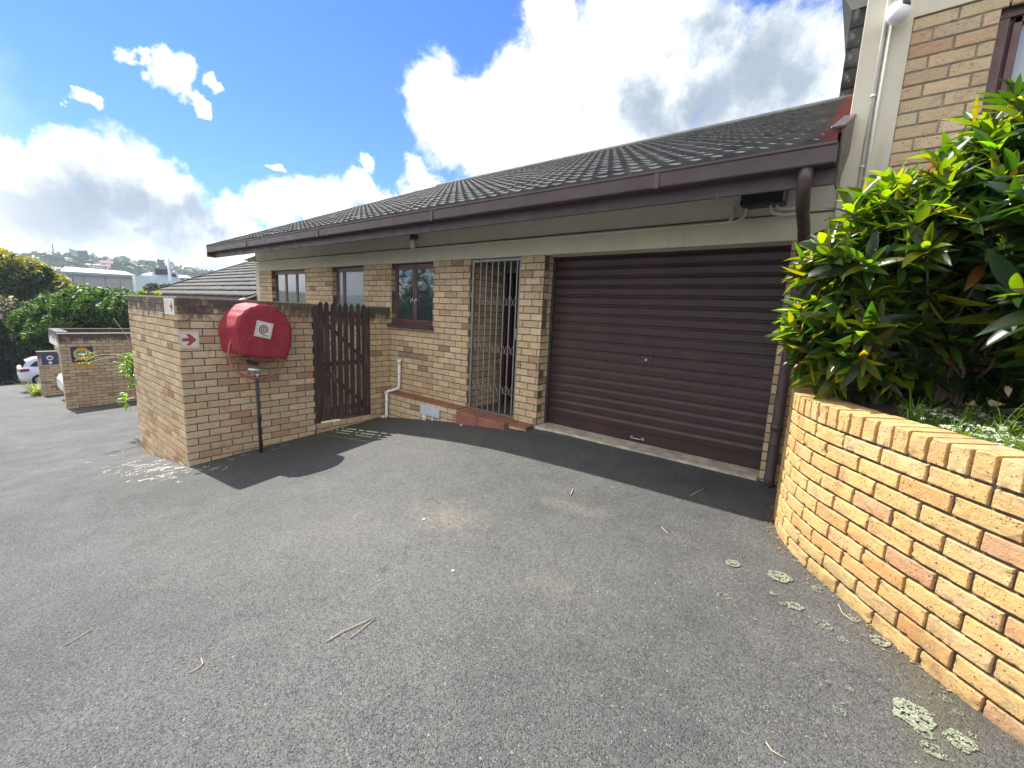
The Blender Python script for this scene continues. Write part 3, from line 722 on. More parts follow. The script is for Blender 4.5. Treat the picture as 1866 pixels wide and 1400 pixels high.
# upper storey: tile-hung flank and overhanging soffit
mb = MB()
mb.box((-.80, 9.86, 3.7), (2.0, 10.4, 5.3)); mb.build('upper_wall', M_DARKIN, rh)
tiled('tile_hanging', -.82, 1.6, 9.84, 3.75, 9.80, 5.3, M_ROOF2, rh, sub_=6, amp=.015, exp=.3)
mb = MB(); q = [(-.82, 9.75, 5.25), (-1.15, 9.2, 5.62), (2.0, 9.2, 5.62), (2.0, 9.75, 5.25)]
mb.poly(q); q2 = [(p_[0]-.0, p_[1]+.02, p_[2]+.15) for p_ in q]; mb.poly(q2[::-1])
for k in range(4): mb.poly([q[(k+1) % 4], q[k], q2[k], q2[(k+1) % 4]])
mb.box((-1.0, 9.3, 5.6), (2.0, 14, 5.9)); mb.build('upper_soffit', M_SOFFIT, rh)
# camera
sc = thing('security_camera', (-.085, 4.2, 2.14), 'white dome security camera fixed high on the cream pilaster', 'camera')
mb = MB(); c0 = Vector((-.085, 4.17, 2.135)); ax = Vector((.35, -.55, -.75)).normalized()
mb.tube([c0-ax*.075, c0-ax*.06, c0-ax*.03, c0, c0+ax*.035, c0+ax*.06, c0+ax*.072], [.03, .05, .061, .064, .058, .04, .012], 22)
mb.tube([(-.085, 4.265, 2.17), (-.085, 4.20, 2.165)], .04, 18); cb = sub(mb.build('housing', M_WHITE, sc))
mb = MB(); fa = (c0+Vector((.035, -.035, .035))); d_ = Vector((.5, -.62, .5)).normalized(); mb.tube([fa-d_*.02, fa, fa+d_*.012], [.034, .03, .018], 16); mb.build('lens', M_BLACK, sc)

# ================================================================== BAY WALLS
def bay_wall(name, X, ytop0, y1, zt, xb, label, mats, gate=False, thick=.22, group=None):
    o = thing(name, (X, ytop0, gz(X, ytop0)), label, 'wall', group)
    mb = MB(); zb = gz(xb, ytop0)-.25
    Sf = planar((X, ytop0, 0), (0, 1, 0), (1, 0, 0)); brick_rows(mb, Sf, 0, y1-ytop0, zt, zb, bottom=lambda s: gz(X, ytop0+s))
    slab(mb, Sf, 0, y1-ytop0, zb, zt-.001, thick-.0, e0=MREC, e1=MREC)
    Sl = planar((xb, ytop0, 0), (1, 0, 0), (0, -1, 0)); brick_rows(mb, Sl, 0, X-xb, zt, zb, bottom=lambda s: gz(xb+s, ytop0), phase=.11)
    if X-xb > .3:
        slab(mb, Sl, 0, X-xb, zb, zt-.002, .2, e0=MREC, e1=thick+.002)
        Sb = planar((xb, 4.2, 0), (0, -1, 0), (-1, 0, 0)); brick_rows(mb, Sb, 0, 4.2-ytop0, zt, zb, step=.085)
        slab(mb, Sb, 0, 4.2-ytop0-.21, zb, zt-.003, .21)
    # top bed smoothed with mortar
    o2 = sub(mb.build('brickwork', mats, o))
    return o
hw = bay_wall('brick_wall', -5.89, 1.475, 3.0, .005, -8.12, 'brick screen wall beside the picket gate, carrying the red hose reel', [M_BRICKW, M_MORT])
mb = MB(); mb.box((-6.09, 1.483, .004), (-5.895, 2.995, .019), bev=.003); mb.box((-8.11, 1.482, .004), (-6.095, 1.68, .018), bev=.003); mb.build('coping', M_MORTW, hw)
# short return beyond the gate
rt = thing('return_wall', (-5.95, 4.0, -1.75), 'short brick wall stub joining the picket gate to the house', 'wall')
mb = MB(); Sr = planar((-5.89, 3.885, 0), (0, 1, 0), (1, 0, 0)); brick_rows(mb, Sr, 0, .38, .005, -1.9, openr=False)
slab(mb, Sr, 0, .38, -2, .004, .2, e0=MREC)
mb.box((-6.0, 3.0, -2.1), (-5.86, 3.885, -1.69), m=1)
brick_rows(mb, planar((-5.85, 3.0, 0), (0, 1, 0), (1, 0, 0)), 0, .89, -1.675, -1.9, openl=False, openr=False)
mb.build('brickwork', [M_BRICKW, M_MORT], rt)
n1 = bay_wall('brick_wall', -15.86, 1.475, 5.6, -1.03, -16.09, 'brick bay wall with the yellow octagon sign, beyond the hose reel wall', [M_BRICKN, M_MORT], thick=.2)
mb = MB(); mb.box((-16.1, 1.46, -1.03), (-15.85, 5.6, -1.012)); mb.build('coping', M_MORTW, n1)
mb = MB(); Sx = planar((-17.6, 1.7, 0), (0, 1, 0), (1, 0, 0)); brick_rows(mb, Sx, 0, 3.9, -.99, -3.3); slab(mb, Sx, 0, 3.9, -3.3, -.988, .2, e0=MREC, e1=MREC); mb.build('rear_wall', [M_BRICKN, M_MORT], n1)
mb = MB(); mb.box((-17.8, 1.47, -1.38), (-16.105, 1.69, -.985)); mb.build('lintel', M_BRICKN, n1)
mb = MB(); A = [(-16.2, 1.52, -1.36), (-16.2, 1.40, -1.36), (-16.2, 1.52, -1.75)]; mb.poly(A); mb.poly([(-16.17, a[1], a[2]) for a in A][::-1]); mb.poly([A[1], A[2], (-16.17, 1.52, -1.75), (-16.17, 1.40, -1.36)]); mb.build('bracket', M_SIGNW, n1)
n2 = bay_wall('brick_wall', -21.75, 1.475, 5.6, -2.02, -21.98, 'farthest brick bay wall, with the blue sign, next to the white car', [M_BRICKF, M_MORT], thick=.2)
mb = MB(); mb.box((-21.99, 1.46, -2.02), (-21.74, 5.6, -2.0)); mb.build('coping', M_MORTW, n2)

# ================================================================== PICKET GATE
pg = thing('picket_gate', (-5.89, 3.44, -1.68), 'dark brown wooden picket gate with pointed slats between brick walls', 'gate')
xg = -5.885
def picket(y0, y1, zt_, zb_, x0=xg, th=.015, point=True):
    mb = MB(); lean = random.uniform(-.006, .006); ym = (y0+y1)/2; tp = .042
    pf = [(y0, zb_), (y1, zb_), (y1+lean, zt_-tp), (ym+lean, zt_), (y0+lean, zt_-tp)] if point else [(y0, zb_), (y1, zb_), (y1, zt_), (y0, zt_)]
    A = [mb.vert((x0+th, *p_)) for p_ in pf]; B = [mb.vert((x0, *p_)) for p_ in pf]; k_ = len(pf)
    mb.face(A); mb.face(B[::-1])
    for k in range(k_): mb.face((A[(k+1) % k_], A[k], B[k], B[(k+1) % k_]))
    mb.build('picket', M_WOOD, pg)
ps = [(3.078, 3.146), (3.163, 3.228), (3.258, 3.325), (3.356, 3.423), (3.454, 3.521), (3.552, 3.62), (3.652, 3.719), (3.750, 3.816)]
for i, (a, b_) in enumerate(ps): picket(a, b_, .05+random.uniform(-.008, .008), -1.645+random.uniform(-.01, .01))
mb = MB(); mb.box((-5.93, 3.005, -1.72), (-5.87, 3.075, -.01), bev=.004); mb.build('post', M_WOOD, pg)
mb = MB(); mb.box((-5.93, 3.825, -1.69), (-5.865, 3.882, -.005), bev=.004); mb.build('post', M_WOOD, pg)
for z_ in (-.115, -.83, -1.50): mb = MB(); mb.box((-5.915, 3.07, z_-.035), (-5.887, 3.82, z_+.035), bev=.003); mb.build('rail', M_WOOD, pg)
mb = MB(); mb.obox(Vector((-5.902, 3.44, -1.17)), (.011, .47, .025), Matrix.Rotation(-math.atan2(.62, .68), 3, 'X'), bev=.003); mb.build('brace', M_WOOD, pg)
mb = MB(); mb.obox(Vector((-5.902, 3.44, -.47)), (.011, .47, .025), Matrix.Rotation(-math.atan2(.62, .68), 3, 'X'), bev=.003); mb.build('brace', M_WOOD, pg)

# ================================================================== HOSE REEL
hr = thing('fire_hose_reel', (-5.7, 2.17, -1.85), 'fire hose reel under a crumpled red cover on the brick screen wall', 'fire hose reel')
CY, CZ, RR = 2.20, -.345, .312
mb = MB()
na = 144
def hem(y_): return -.60-.085*((y_-(CY-RR))/(2*RR))
def outline(a, ex, xw):
    # closed D-shaped outline: arc on top, sides dropping to the hem
    y_ = CY+math.cos(a)*(RR+ex); z_ = CZ+math.sin(a)*(RR+ex*.6)
    if math.sin(a) < 0:
        y_ = CY+math.copysign(abs(math.cos(a))**.45, math.cos(a))*(RR+ex); z_ = max(CZ+math.sin(a)*(RR+ex)*1.25, hem(y_))
        return y_, z_
    if math.sin(a) < -.25:
        t = min(1, (-math.sin(a)-.25)/.45)
        y_ = CY+math.cos(a)*(RR+ex)*(1+.25*t) if abs(math.cos(a)) > .2 else y_
        y_ = max(CY-RR-ex*1.2, min(CY+RR+ex*.4, y_)); z_ = max(z_, hem(y_))
    return y_, z_
lay = [(0.0, -5.450), (.35, -5.450), (.7, -5.450), (.9, -5.451), (.992, -5.456), (1.0, -5.472), (1.0, -5.54), (1.0, -5.65), (1.0, -5.76), (1.0, -5.85)]
def bag(i, j):
    a = 2*PI*i/na; k, xx = lay[j]
    ex = 0 if j < 5 else (.0, .006, .014, .024, .036)[j-5]
    y_, z_ = outline(a, ex, xx)
    y_ = CY+(y_-CY)*k; z_ = CZ+(z_-CZ)*k
    nz_ = noise.noise(Vector((a*3.2+y_*2, xx*9, 1.7)))*.016*(1 if j > 4 else .25) + noise.noise(Vector((y_*11, z_*11, xx*14)))*.006
    dy, dz = math.cos(a), math.sin(a)
    gather = .003*math.sin(a*17+3*math.sin(a*3))*(1 if 3 < j < 8 and math.sin(a) > -.2 else .25)
    return (xx+(nz_*1.0 if j < 5 else 0), y_+dy*(nz_+gather), z_+dz*(nz_+gather))
mb.grid(bag, na, len(lay)-1, wrapu=True)
cov = sub(mb.build('cover', M_FAB, hr))
# piping seam round the front face
mb = MB(); mb.tube([bag(i, 5) for i in range(na)], .005, 6, closed=True); mb.build('seam', M_FAB, cov)
# sticker with spiral
mb = MB(); th = math.radians(-13); sc_ = Vector((0, 2.185, -.315)); hs_ = .092
def st(a, b2, d=0):   # local sticker coords (y right, z up)
    a, b2 = a*hs_, b2*hs_
    return (-5.437+d, sc_.y+a*math.cos(th)-b2*math.sin(th), sc_.z+a*math.sin(th)+b2*math.cos(th))
mb.poly([st(-1, -1), st(1, -1), st(1, 1), st(-1, 1)]); mb.poly([st(-1, -1, -.004), st(-1, 1, -.004), st(1, 1, -.004), st(1, -1, -.004)])
for (p_, q_) in (((-1, -1), (1, -1)), ((1, -1), (1, 1)), ((1, 1), (-1, 1)), ((-1, 1), (-1, -1))): mb.poly([st(*q_), st(*p_), st(*p_, -.004), st(*q_, -.004)])
stk = sub(mb.build('sticker', M_SIGNW, cov))
mb = MB(); pts = []
for k in range(90):
    t = k/89; a = -PI/2-.15-t*0+ t*2*PI*2.6; r = .06+.56*(1-t)
    pts.append((math.cos(-a-PI)*r*1.0, math.sin(a+PI)*0 + math.sin(-a-PI)*r+.03))
lines = [pts, [(-.02, -.60), (.25, -.68), (.62, -.70)], [(-.86, -.86), (.86, -.86), (.86, .86), (-.86, .86), (-.86, -.86)]]
def ribbon(mb, P, w, fn, d):
    L_, R_ = [], []
    for i, p_ in enumerate(P):
        a = Vector(P[max(i-1, 0)]); b2 = Vector(P[min(i+1, len(P)-1)]); t = (b2-a).normalized(); nn = Vector((-t.y, t.x))*w
        L_.append(fn(p_[0]+nn.x, p_[1]+nn.y, d)); R_.append(fn(p_[0]-nn.x, p_[1]-nn.y, d))
    for i in range(len(P)-1): mb.poly([R_[i], R_[i+1], L_[i+1], L_[i]])
ribbon(mb, lines[0], .058, st, .002); ribbon(mb, lines[1], .045, st, .002); ribbon(mb, lines[2], .012, st, .002)
mb.build('spiral', simple('spiral_maroon', (.10, .012, .02), .5), stk)
# reel rings + swing post
mb = MB(); rc = Vector((-5.60, 2.175, -.60)); rr_ = .315
mb.tube([(rc.x, rc.y+rr_*math.cos(a), rc.z+rr_*math.sin(a)) for a in np.linspace(0, 2*PI, 48, endpoint=False)], .013, 8, closed=True)
mb.tube([(rc.x-.02, rc.y+rr_*.72*math.cos(a), rc.z+.02+.18*math.sin(a)) for a in np.linspace(PI*1.08, PI*1.92, 20)], .010, 8)
mb.build('reel_rim', M_RINGC, hr)
mb = MB(); mb.tube([(-5.78, 2.2, -.38), (-5.52, 2.2, -.38)], .05, 16); mb.tube([(-5.76, 2.2, -.38), (-5.74, 2.2, -.38)], .24, 32); mb.build('drum', M_RINGC, hr)
mb = MB(); mb.tube([(-5.60, 2.05, -.79), (-5.585, 2.12, -.80), (-5.58, 2.17, -.81), (-5.585, 2.22, -.80)], [.02, .034, .036, .02], 12); mb.tube([(-5.6, 2.16, -.84), (-5.6, 2.15, -.9)], .018, 10); mb.build('valve', M_GALV, hr)
mb = MB(); mb.tube([(-5.62, 2.15, -.88), (-5.62, 2.155, -1.3), (-5.62, 2.16, gz(-5.6, 2.15)-.03)], .019, 12); mb.box((-5.85, 2.13, -.75), (-5.60, 2.17, -.71)); mb.build('supply_pipe', M_DARKM, hr)

# ================================================================== SIGNS
def arrow_sign(o, u, nrm, w, h, name, label, faded=False, split=False):
    o = Vector(o); u = Vector(u); nrm = Vector(nrm)
    t = thing(name, tuple(o), label, 'sign')
    def fn(a, b2, d=0): return tuple(o+u*(a*w/2)+Vector((0, 0, 1))*(b2*h/2)+nrm*d)
    mb = MB(); A = [fn(-1, -1, .006), fn(1, -1, .006), fn(1, 1, .006), fn(-1, 1, .006)]; B = [fn(-1, -1, .001), fn(1, -1, .001), fn(1, 1, .001), fn(-1, 1, .001)]
    mb.poly(A); mb.poly(B[::-1])
    for k in range(4): mb.poly([A[(k+1) % 4], A[k], B[k], B[(k+1) % 4]])
    mb.build('plate', M_SIGNW, t)
    mb = MB()
    def ar(cx, s, sy=1): 
        P = [(-.72, -.20), (.0, -.20), (-.34, -.66), (.10, -.66), (.72, 0), (.10, .66), (-.34, .66), (0, .20), (-.72, .20)]
        P = [(cx+p_[0]*s, p_[1]*sy) for p_ in P]
        for q in ((0, 1, 7, 8), (2, 3, 4, 1), (1, 4, 7), (7, 4, 5, 6)): mb.poly([fn(*P[i], .008) for i in q])
    if split: ar(.52, .42, .9)
    else:
        ar(0, 1)
        ribbon(mb, [(-.86, -.84), (.86, -.84), (.86, .84), (-.86, .84), (-.86, -.84)], .014, lambda a, b2, d: fn(a, b2, .0085), 0)
    mb.build('arrow', M_REDP, t)
    if split:
        mb = MB()
        for k in range(5): ribbon(mb, [(-.82, .6-.28*k), (-.25, .6-.28*k)], .035, lambda a, b2, d: fn(a, b2, .008), 0)
        ribbon(mb, [(-.08, -.95), (-.08, .95)], .012, lambda a, b2, d: fn(a, b2, .0085), 0)
        mb.build('lettering', simple('faded_print', (.45, .44, .42), .6), t)
arrow_sign((-5.889, 1.572, -.452), (0, 1, 0), (1, 0, 0), .186, .188, 'arrow_sign', 'square cream sign with a red right-pointing arrow, on the face of the screen wall')
arrow_sign((-6.125, 1.473, -.092), (1, 0, 0), (0, -1, 0), .37, .182, 'arrow_sign', 'upper faded sign with small red arrow, at the wall top around the corner', split=True)
def octa(c, r, n_=8, ph=PI/8, sy=1): return [(c[0]+r*math.cos(ph+2*PI*k/n_), c[1]+sy*r*math.sin(ph+2*PI*k/n_)) for k in range(n_)]
def board_sign(X, yc_, zc_, label, kind, K=.7):
    t = thing('security_sign', (X, yc_, zc_), label, 'sign')
    def plate(pts, d0, d1, m_, nm, par=t):
        mb = MB(); pts = [(p_[0]*K, p_[1]*K) for p_ in pts]; A = [mb.vert((X+d1, yc_+p_[0], zc_+p_[1])) for p_ in pts]; B = [mb.vert((X+d0, yc_+p_[0], zc_+p_[1])) for p_ in pts]
        k_ = len(pts); mb.face(A); mb.face(B[::-1])
        for k in range(k_): mb.face((A[(k+1) % k_], A[k], B[k], B[(k+1) % k_]))
        return mb.build(nm, m_, par)
    R_ = lambda a, b2, c, d: [(a, b2), (c, b2), (c, d), (a, d)]
    if kind == 0:
        plate(R_(-.30, -.27, .30, .30), .001, .006, M_BLUE, 'board')
        plate(octa((0, .03), .25), .0065, .011, M_YEL, 'octagon')
        plate(R_(-.15, -.05, .15, .13), .0115, .014, M_TEAL, 'panel'); plate(R_(-.11, -.01, .13, .05), .0145, .017, M_WHITE, 'mark')
        plate(R_(-.28, -.48, .30, -.31), .001, .008, M_YEL, 'strip')
        for k in range(2): plate(R_(-.24, -.37-.06*k, .25, -.355-.06*k), .0085, .010, M_BLUE, 'lettering')
    else:
        plate(R_(-.36, -.34, .36, .34), .001, .006, M_BLUE, 'board'); plate(octa((0, .09), .16), .0065, .010, M_SIGNW, 'octagon')
        plate(R_(-.09, .03, .09, .13), .0105, .013, M_BLUE, 'panel'); plate(octa((0, -.21), .09), .0065, .009, M_SIGNW, 'mark')
    return t
q = atX(150, 648, -15.86); board_sign(-15.858, q.y, q.z+.02, 'yellow octagon security sign over a blue board on the nearer bay wall', 0)
q = atX(91, 655, -21.75); board_sign(-21.748, q.y, q.z, 'dark blue security sign with a white octagon on the farthest bay wall', 1, .55)

# ================================================================== NEXT UNIT (lower neighbour roof)
nbh = thing('neighbour_house', (-14, 4.4, -2.9), 'lower neighbouring house, only its grey tiled roof showing above the screen wall', 'house')
tiled('roof', -19.5, -10.95, 4.06, .10, 10.4, 2.876, roof_mat('roof_tile_lower', False, .5, .15), nbh, sub_=4, exp=.36, amp=.012)
mb = MB(); mb.box((-19.2, 4.8, -3.9), (-11.1, 5.0, .3)); mb.box((-19.2, 4.8, -3.9), (-19.0, 9.8, .3)); mb.build('wall', M_BRICKN, nbh)
mb = MB(); mb.box((-19.5, 4.0, -.06), (-11.1, 4.08, .09)); mb.obox(Vector((-19.52, 7.23, 1.46)), (.015, 3.52, .08), Matrix.Rotation(sl, 3, 'X')); mb.build('fascia', M_BROWN, nbh)
mb = MB(); mb.obox(Vector((-11.05, 4.14, .10)), (.05, .20, .02), Matrix.Rotation(sl, 3, 'X')); mb.build('flashing', M_WHITE, nbh)

# ================================================================== PLANTER
pl = thing('curved_planter', (.2, 2.9, -1.38), 'curved sunlit yellow brick planter wall with on-edge coping bricks', 'planter')
ctrl = [(-.30, 4.265), (-.325, 3.9), (-.315, 3.6), (-.262, 3.33), (-.178, 3.12), (-.068, 2.93), (.05, 2.775), (.18, 2.605), (.30, 2.455), (.43, 2.305), (.56, 2.175), (.72, 2.03), (.92, 1.875), (1.15, 1.73), (1.45, 1.58), (1.8, 1.46), (2.3, 1.36)]
def cat(P, t):
    i = int(t); i = max(0, min(len(P)-2, i)); u = t-i
    p0 = P[max(i-1, 0)]; p1 = P[i]; p2 = P[i+1]; p3 = P[min(i+2, len(P)-1)]
    return [.5*((2*p1[k])+(-p0[k]+p2[k])*u+(2*p0[k]-5*p1[k]+4*p2[k]-p3[k])*u*u+(-p0[k]+3*p1[k]-3*p2[k]+p3[k])*u**3) for k in (0, 1)]
dense = np.array([cat(ctrl, t) for t in np.linspace(0, len(ctrl)-1, 600)])
for _ in range(30): dense[1:-1] = (dense[:-2]+dense[1:-1]*2+dense[2:])/4
seg = np.hypot(*(dense[1:]-dense[:-1]).T); cum = np.concatenate([[0], np.cumsum(seg)]); LP_ = cum[-1]
tang = np.gradient(dense, cum, axis=0); tang /= np.hypot(tang[:, 0], tang[:, 1])[:, None]
def psurf(s, z, d):
    x_ = np.interp(s, cum, dense[:, 0]); y_ = np.interp(s, cum, dense[:, 1]); tx = np.interp(s, cum, tang[:, 0]); ty = np.interp(s, cum, tang[:, 1])
    return (x_+ty*d, y_-tx*d, z)
# the outward normal (towards the driveway)
if True:
    a0 = psurf(1.5, 0, .1); b0 = psurf(1.5, 0, 0); sgn = 1 if (a0[0]-b0[0]) < 0 else -1
ps0 = psurf
def psurf(s, z, d): return ps0(s, z, d*sgn)
mb = MB()
ZJ = -.540
def smooth_brick(mb, surf, a, b_, z0, z1, c, rec=.03, r=.0045, topdepth=None, nseg=3):
    """brick with rounded, slightly irregular arrises"""
    ns = max(5, int((b_-a)/.018)); nz_ = 5
    sd = random.random()*50
    def prof(t, w):     # inset depth near an edge
        e = min(t, w-t)
        if e >= r: return 0
        return r-math.sqrt(max(0, r*r-(r-e)**2))
    sv = [0, .0015, .004, r]+[r+(b_-a-2*r)*k/ns for k in range(1, ns)]+[b_-a-r, b_-a-.004, b_-a-.0015, b_-a]
    zv = [0, .0015, .004, r]+[r+(z1-z0-2*r)*k/nz_ for k in range(1, nz_)]+[z1-z0-r, z1-z0-.004, z1-z0-.0015, z1-z0]
    ids = []
    for s_ in sv:
        row = []
        for z_ in zv:
            dd = prof(s_, b_-a)+prof(z_, z1-z0)
            chip = max(0, noise.noise(Vector((s_*45+sd, z_*45, sd)))-.18)*.022*(1 if min(s_, b_-a-s_, z_, z1-z0-z_) < .008 else .06)
            dd = min(dd+chip, .02)
            wv = .0018*noise.noise(Vector((s_*22+sd, z_*22, 3)))
            row.append(mb.vert(surf(a+s_, z0+z_, -dd+wv)))
        ids.append(row)
    for i in range(len(sv)-1):
        for j in range(len(zv)-1): mb.face((ids[i][j], ids[i+1][j], ids[i+1][j+1], ids[i][j+1]), 0, c, True)
    n0, n1_ = len(sv)-1, len(zv)-1
    per = [(i, 0) for i in range(n0)]+[(n0, j) for j in range(n1_)]+[(i, n1_) for i in range(n0, 0, -1)]+[(0, j) for j in range(n1_, 0, -1)]
    K = []
    for (i, j) in per: K.append(mb.vert(surf(a+sv[i], z0+zv[j], -(topdepth or rec))))
    for k in range(len(per)):
        k2 = (k+1) % len(per); A_ = ids[per[k][0]][per[k][1]]; B_ = ids[per[k2][0]][per[k2][1]]
        mb.face((B_, A_, K[k], K[k2]), 0, c, False)
def ptint():
    r = random.random()
    if r < .60: c = (.62, .395, .135)
    elif r < .82: c = (.63, .43, .18)
    elif r < .95: c = (.60, .32, .10)
    else: c = (.50, .26, .13)
    k = random.uniform(.88, 1.1); return tuple(x*k for x in c)
for k in range(12):
    z1 = ZJ-.007-k*.085; z0 = z1-.071; s = -(0 if k % 2 else .117)
    while s < LP_:
        a = max(.005, s+.007); b_ = min(LP_, s+.227)
        if b_-a > .03:
            m_ = psurf((a+b_)/2, 0, 0)
            if z1 > gz(m_[0], m_[1])-.03: smooth_brick(mb, psurf, a+random.uniform(-.002, .002), b_+random.uniform(-.002, .002), z0+random.uniform(-.0015, .0015), z1+random.uniform(-.0015, .0015), ptint())
        s += .234
pw = sub(mb.build('wall', [M_BRICKP, M_MORT], pl))
# rowlock coping
mb = MB(); s = .01; zt_ = ZJ+.006+.106
while s < LP_-.1:
    a = s; b_ = s+.070; c = ptint(); r_0 = random.uniform(-.003, .003); pd = random.uniform(-.002, .004)
    f2 = lambda s_, z_, d, pd=pd, a=a, b_=b_: psurf(s_, z_, d+pd)
    smooth_brick(mb, f2, a, b_, ZJ+.006, zt_+r_0, c, rec=.222, topdepth=.216)
    s += .070+.0155
mb.build('coping', M_BRICKP, pl)
mb = MB()   # mortar core
NS = 160
def core(i, j):
    s_ = LP_*i/NS; z_, d_ = [(-1.6, -.017), (ZJ-.0, -.014), (ZJ-.0, -.014), (zt_-.034, -.030), (zt_-.034, -.205), (-1.6, -.205)][j]
    return psurf(s_, z_+ (.002*noise.noise(Vector((s_*20, j, 0)))), d_)
mb.grid(core, NS, 5, sm=False)
mb.build('mortar', M_MORTP, pl)
# soil
mb = MB(); inn = [psurf(LP_*i/40, 0, -.2) for i in range(41)]
Lc = []
NV = 14
def soil(i, j):
    p_ = inn[i]; q_ = (max(p_[0], -.05)+.0*1, 4.28) if i < 3 else (max(p_[0]+.0, -.05)+.9*(i/40), 4.28)
    t = j/NV; x_ = p_[0]*(1-t)+q_[0]*t; y_ = p_[1]*(1-t)+q_[1]*t
    return (x_, y_, -.475+.03*noise.noise(Vector((x_*4, y_*4, 0)))+.05*math.sin(t*PI))
mb.grid(soil, 40, NV); mb.build('soil', M_SOIL, pl)

# ================================================================== CROTON SHRUBS
def leaf(mb, base, d, up, L, w, c, curl=.25, fold=.25, ns=5, tone=None):
    d = d.normalized(); sd = d.cross(up)
    if sd.length < 1e-3: sd = d.orthogonal()
    sd.normalize(); up = sd.cross(d).normalized(); prev = None; p_ = Vector(base); dd = d.copy()
    c2 = tone or c
    for k in range(ns+1):
        t = k/ns; ww = w*math.sin(PI*min(1, (t*.93+.05)**.85))*(1 if t < 1 else 0)
        if k == 0: ww = w*.12
        a = mb.vert(p_+sd*ww*.5+up*ww*fold); m_ = mb.vert(p_); b2 = mb.vert(p_-sd*ww*.5+up*ww*fold)
        if prev:
            mb.face((prev[0], prev[1], m_, a), 0, c, True); mb.face((prev[1], prev[2], b2, m_), 0, c2, True)
        prev = (a, m_, b2)
        dd = (dd-up*curl/ns+Vector((0, 0, -curl*.5/ns))).normalized(); up = sd.cross(dd).normalized(); p_ = p_+dd*(L/ns)
def croton_tint():
    r = random.random()
    if r < .68: c = (.012, .035, .008)
    elif r < .90: c = (.034, .072, .009)
    elif r < .96: c = (.10, .12, .010)
    elif r < .972: c = (.12, .06, .012)
    else: c = (.03, .025, .015)
    k = random.uniform(.75, 1.25); return tuple(x*k for x in c)
def shrub(name, ells, nwh, base, label, Lr=(.16, .27), zmin=-.4, ground=(-.45)):
    t = thing(name, base, label, 'shrub', 'croton shrubs in the curved planter')
    mb = MB(); br = MB(); bases = [Vector(base)+Vector((random.uniform(-.12, .12), random.uniform(-.1, .1), 0)) for _ in range(5)]
    cnt = 0
    while cnt < nwh:
        e = random.choice(ells); c0 = Vector(e[0]); r0 = e[1]
        v_ = Vector((random.gauss(0, 1), random.gauss(0, 1), random.gauss(0, 1))).normalized()*(random.random()**.35)
        p_ = c0+Vector((v_.x*r0[0], v_.y*r0[1], v_.z*r0[2]))
        if p_.z < zmin or p_.y > 4.2: continue
        out_ = Vector((v_.x/r0[0], v_.y/r0[1], v_.z/r0[2])).normalized(); ax = (out_*.75+Vector((0, 0, .65))).normalized()
        if v_.z < -.3: ax = (out_*.9+Vector((0, 0, -.1))).normalized()
        nl = random.randint(8, 12); a0 = random.random()*6.28; sd = ax.orthogonal().normalized(); s2 = ax.cross(sd)
        yl = random.random() < .55
        for k in range(nl):
            a = a0+k*2.4; tilt = .35+.95*(k/nl)
            dd = ax*math.cos(tilt)+(sd*math.cos(a)+s2*math.sin(a))*math.sin(tilt)
            L = random.uniform(*Lr)*(.7+.3*k/nl)*random.choice((1, 1, 1.1, .65, .85)); c = croton_tint()
            if yl and k < 4 and p_.x < .25+random.uniform(-.1, .25): c = (.10*random.uniform(.6, 1.2), .15*random.uniform(.75, 1.1), .007)  # yellow of sunlit tips on the left painted into the leaf tint
            if k < 6 and v_.x < .35 and v_.z > -.5 and p_.x < .45 and random.random() < .65: c = (.070*random.uniform(.6, 1.3), .115*random.uniform(.7, 1.2), .007)  # left and upper leaves coloured brighter, sunlight put into the tint
            tone = tuple(x*random.uniform(.8, 1.2) for x in c)
            leaf(mb, p_-ax*(.05*k/nl), dd, ax, L, L*random.uniform(.20, .29), c, curl=random.uniform(.1, .6), fold=random.uniform(.12, .3), tone=tone)
        if cnt % 4 == 0:
            b0 = random.choice(bases); md = (b0+p_)/2+Vector((random.uniform(-.05, .05), random.uniform(-.05, .05), .0)); md.z += .05
            br.tube([b0, b0*.6+md*.4+Vector((0, 0, .06)), md, md*.4+p_*.6, p_], [.013, .011, .008, .006, .004], 6, caps=False)
        cnt += 1
    mb.build('foliage', M_LEAF, t); br.build('stem', M_BARK, t)
    return t
shrub('croton_shrub', [((.0, 3.33, .18), (.34, .34, .50)), ((-.02, 3.25, .42), (.30, .28, .34)), ((-.02, 3.25, -.02), (.32, .26, .30)), ((.05, 3.4, -.15), (.32, .3, .28))], 235, (.12, 3.4, -.46), 'left croton shrub, leaves spilling over the garage door edge', zmin=-.34)
shrub('croton_shrub', [((.38, 3.35, .35), (.36, .36, .60)), ((.50, 3.45, .80), (.28, .34, .42)), ((.35, 3.25, .45), (.35, .32, .36)), ((.42, 3.5, -.05), (.4, .3, .35)), ((.42, 3.6, .3), (.35, .3, .6)), ((.18, 3.4, .62), (.25, .25, .28))], 330, (.45, 3.45, -.46), 'middle croton shrub, the tallest, in front of the brick panel', zmin=-.38)
shrub('croton_shrub', [((.72, 3.12, .45), (.30, .34, .60)), ((.80, 3.0, .25), (.30, .25, .5)), ((.75, 3.5, .1), (.4, .4, .5))], 150, (.8, 3.15, -.46), 'right croton shrub with large dark leaves, cut by the photo edge', Lr=(.20, .33), zmin=-.34)

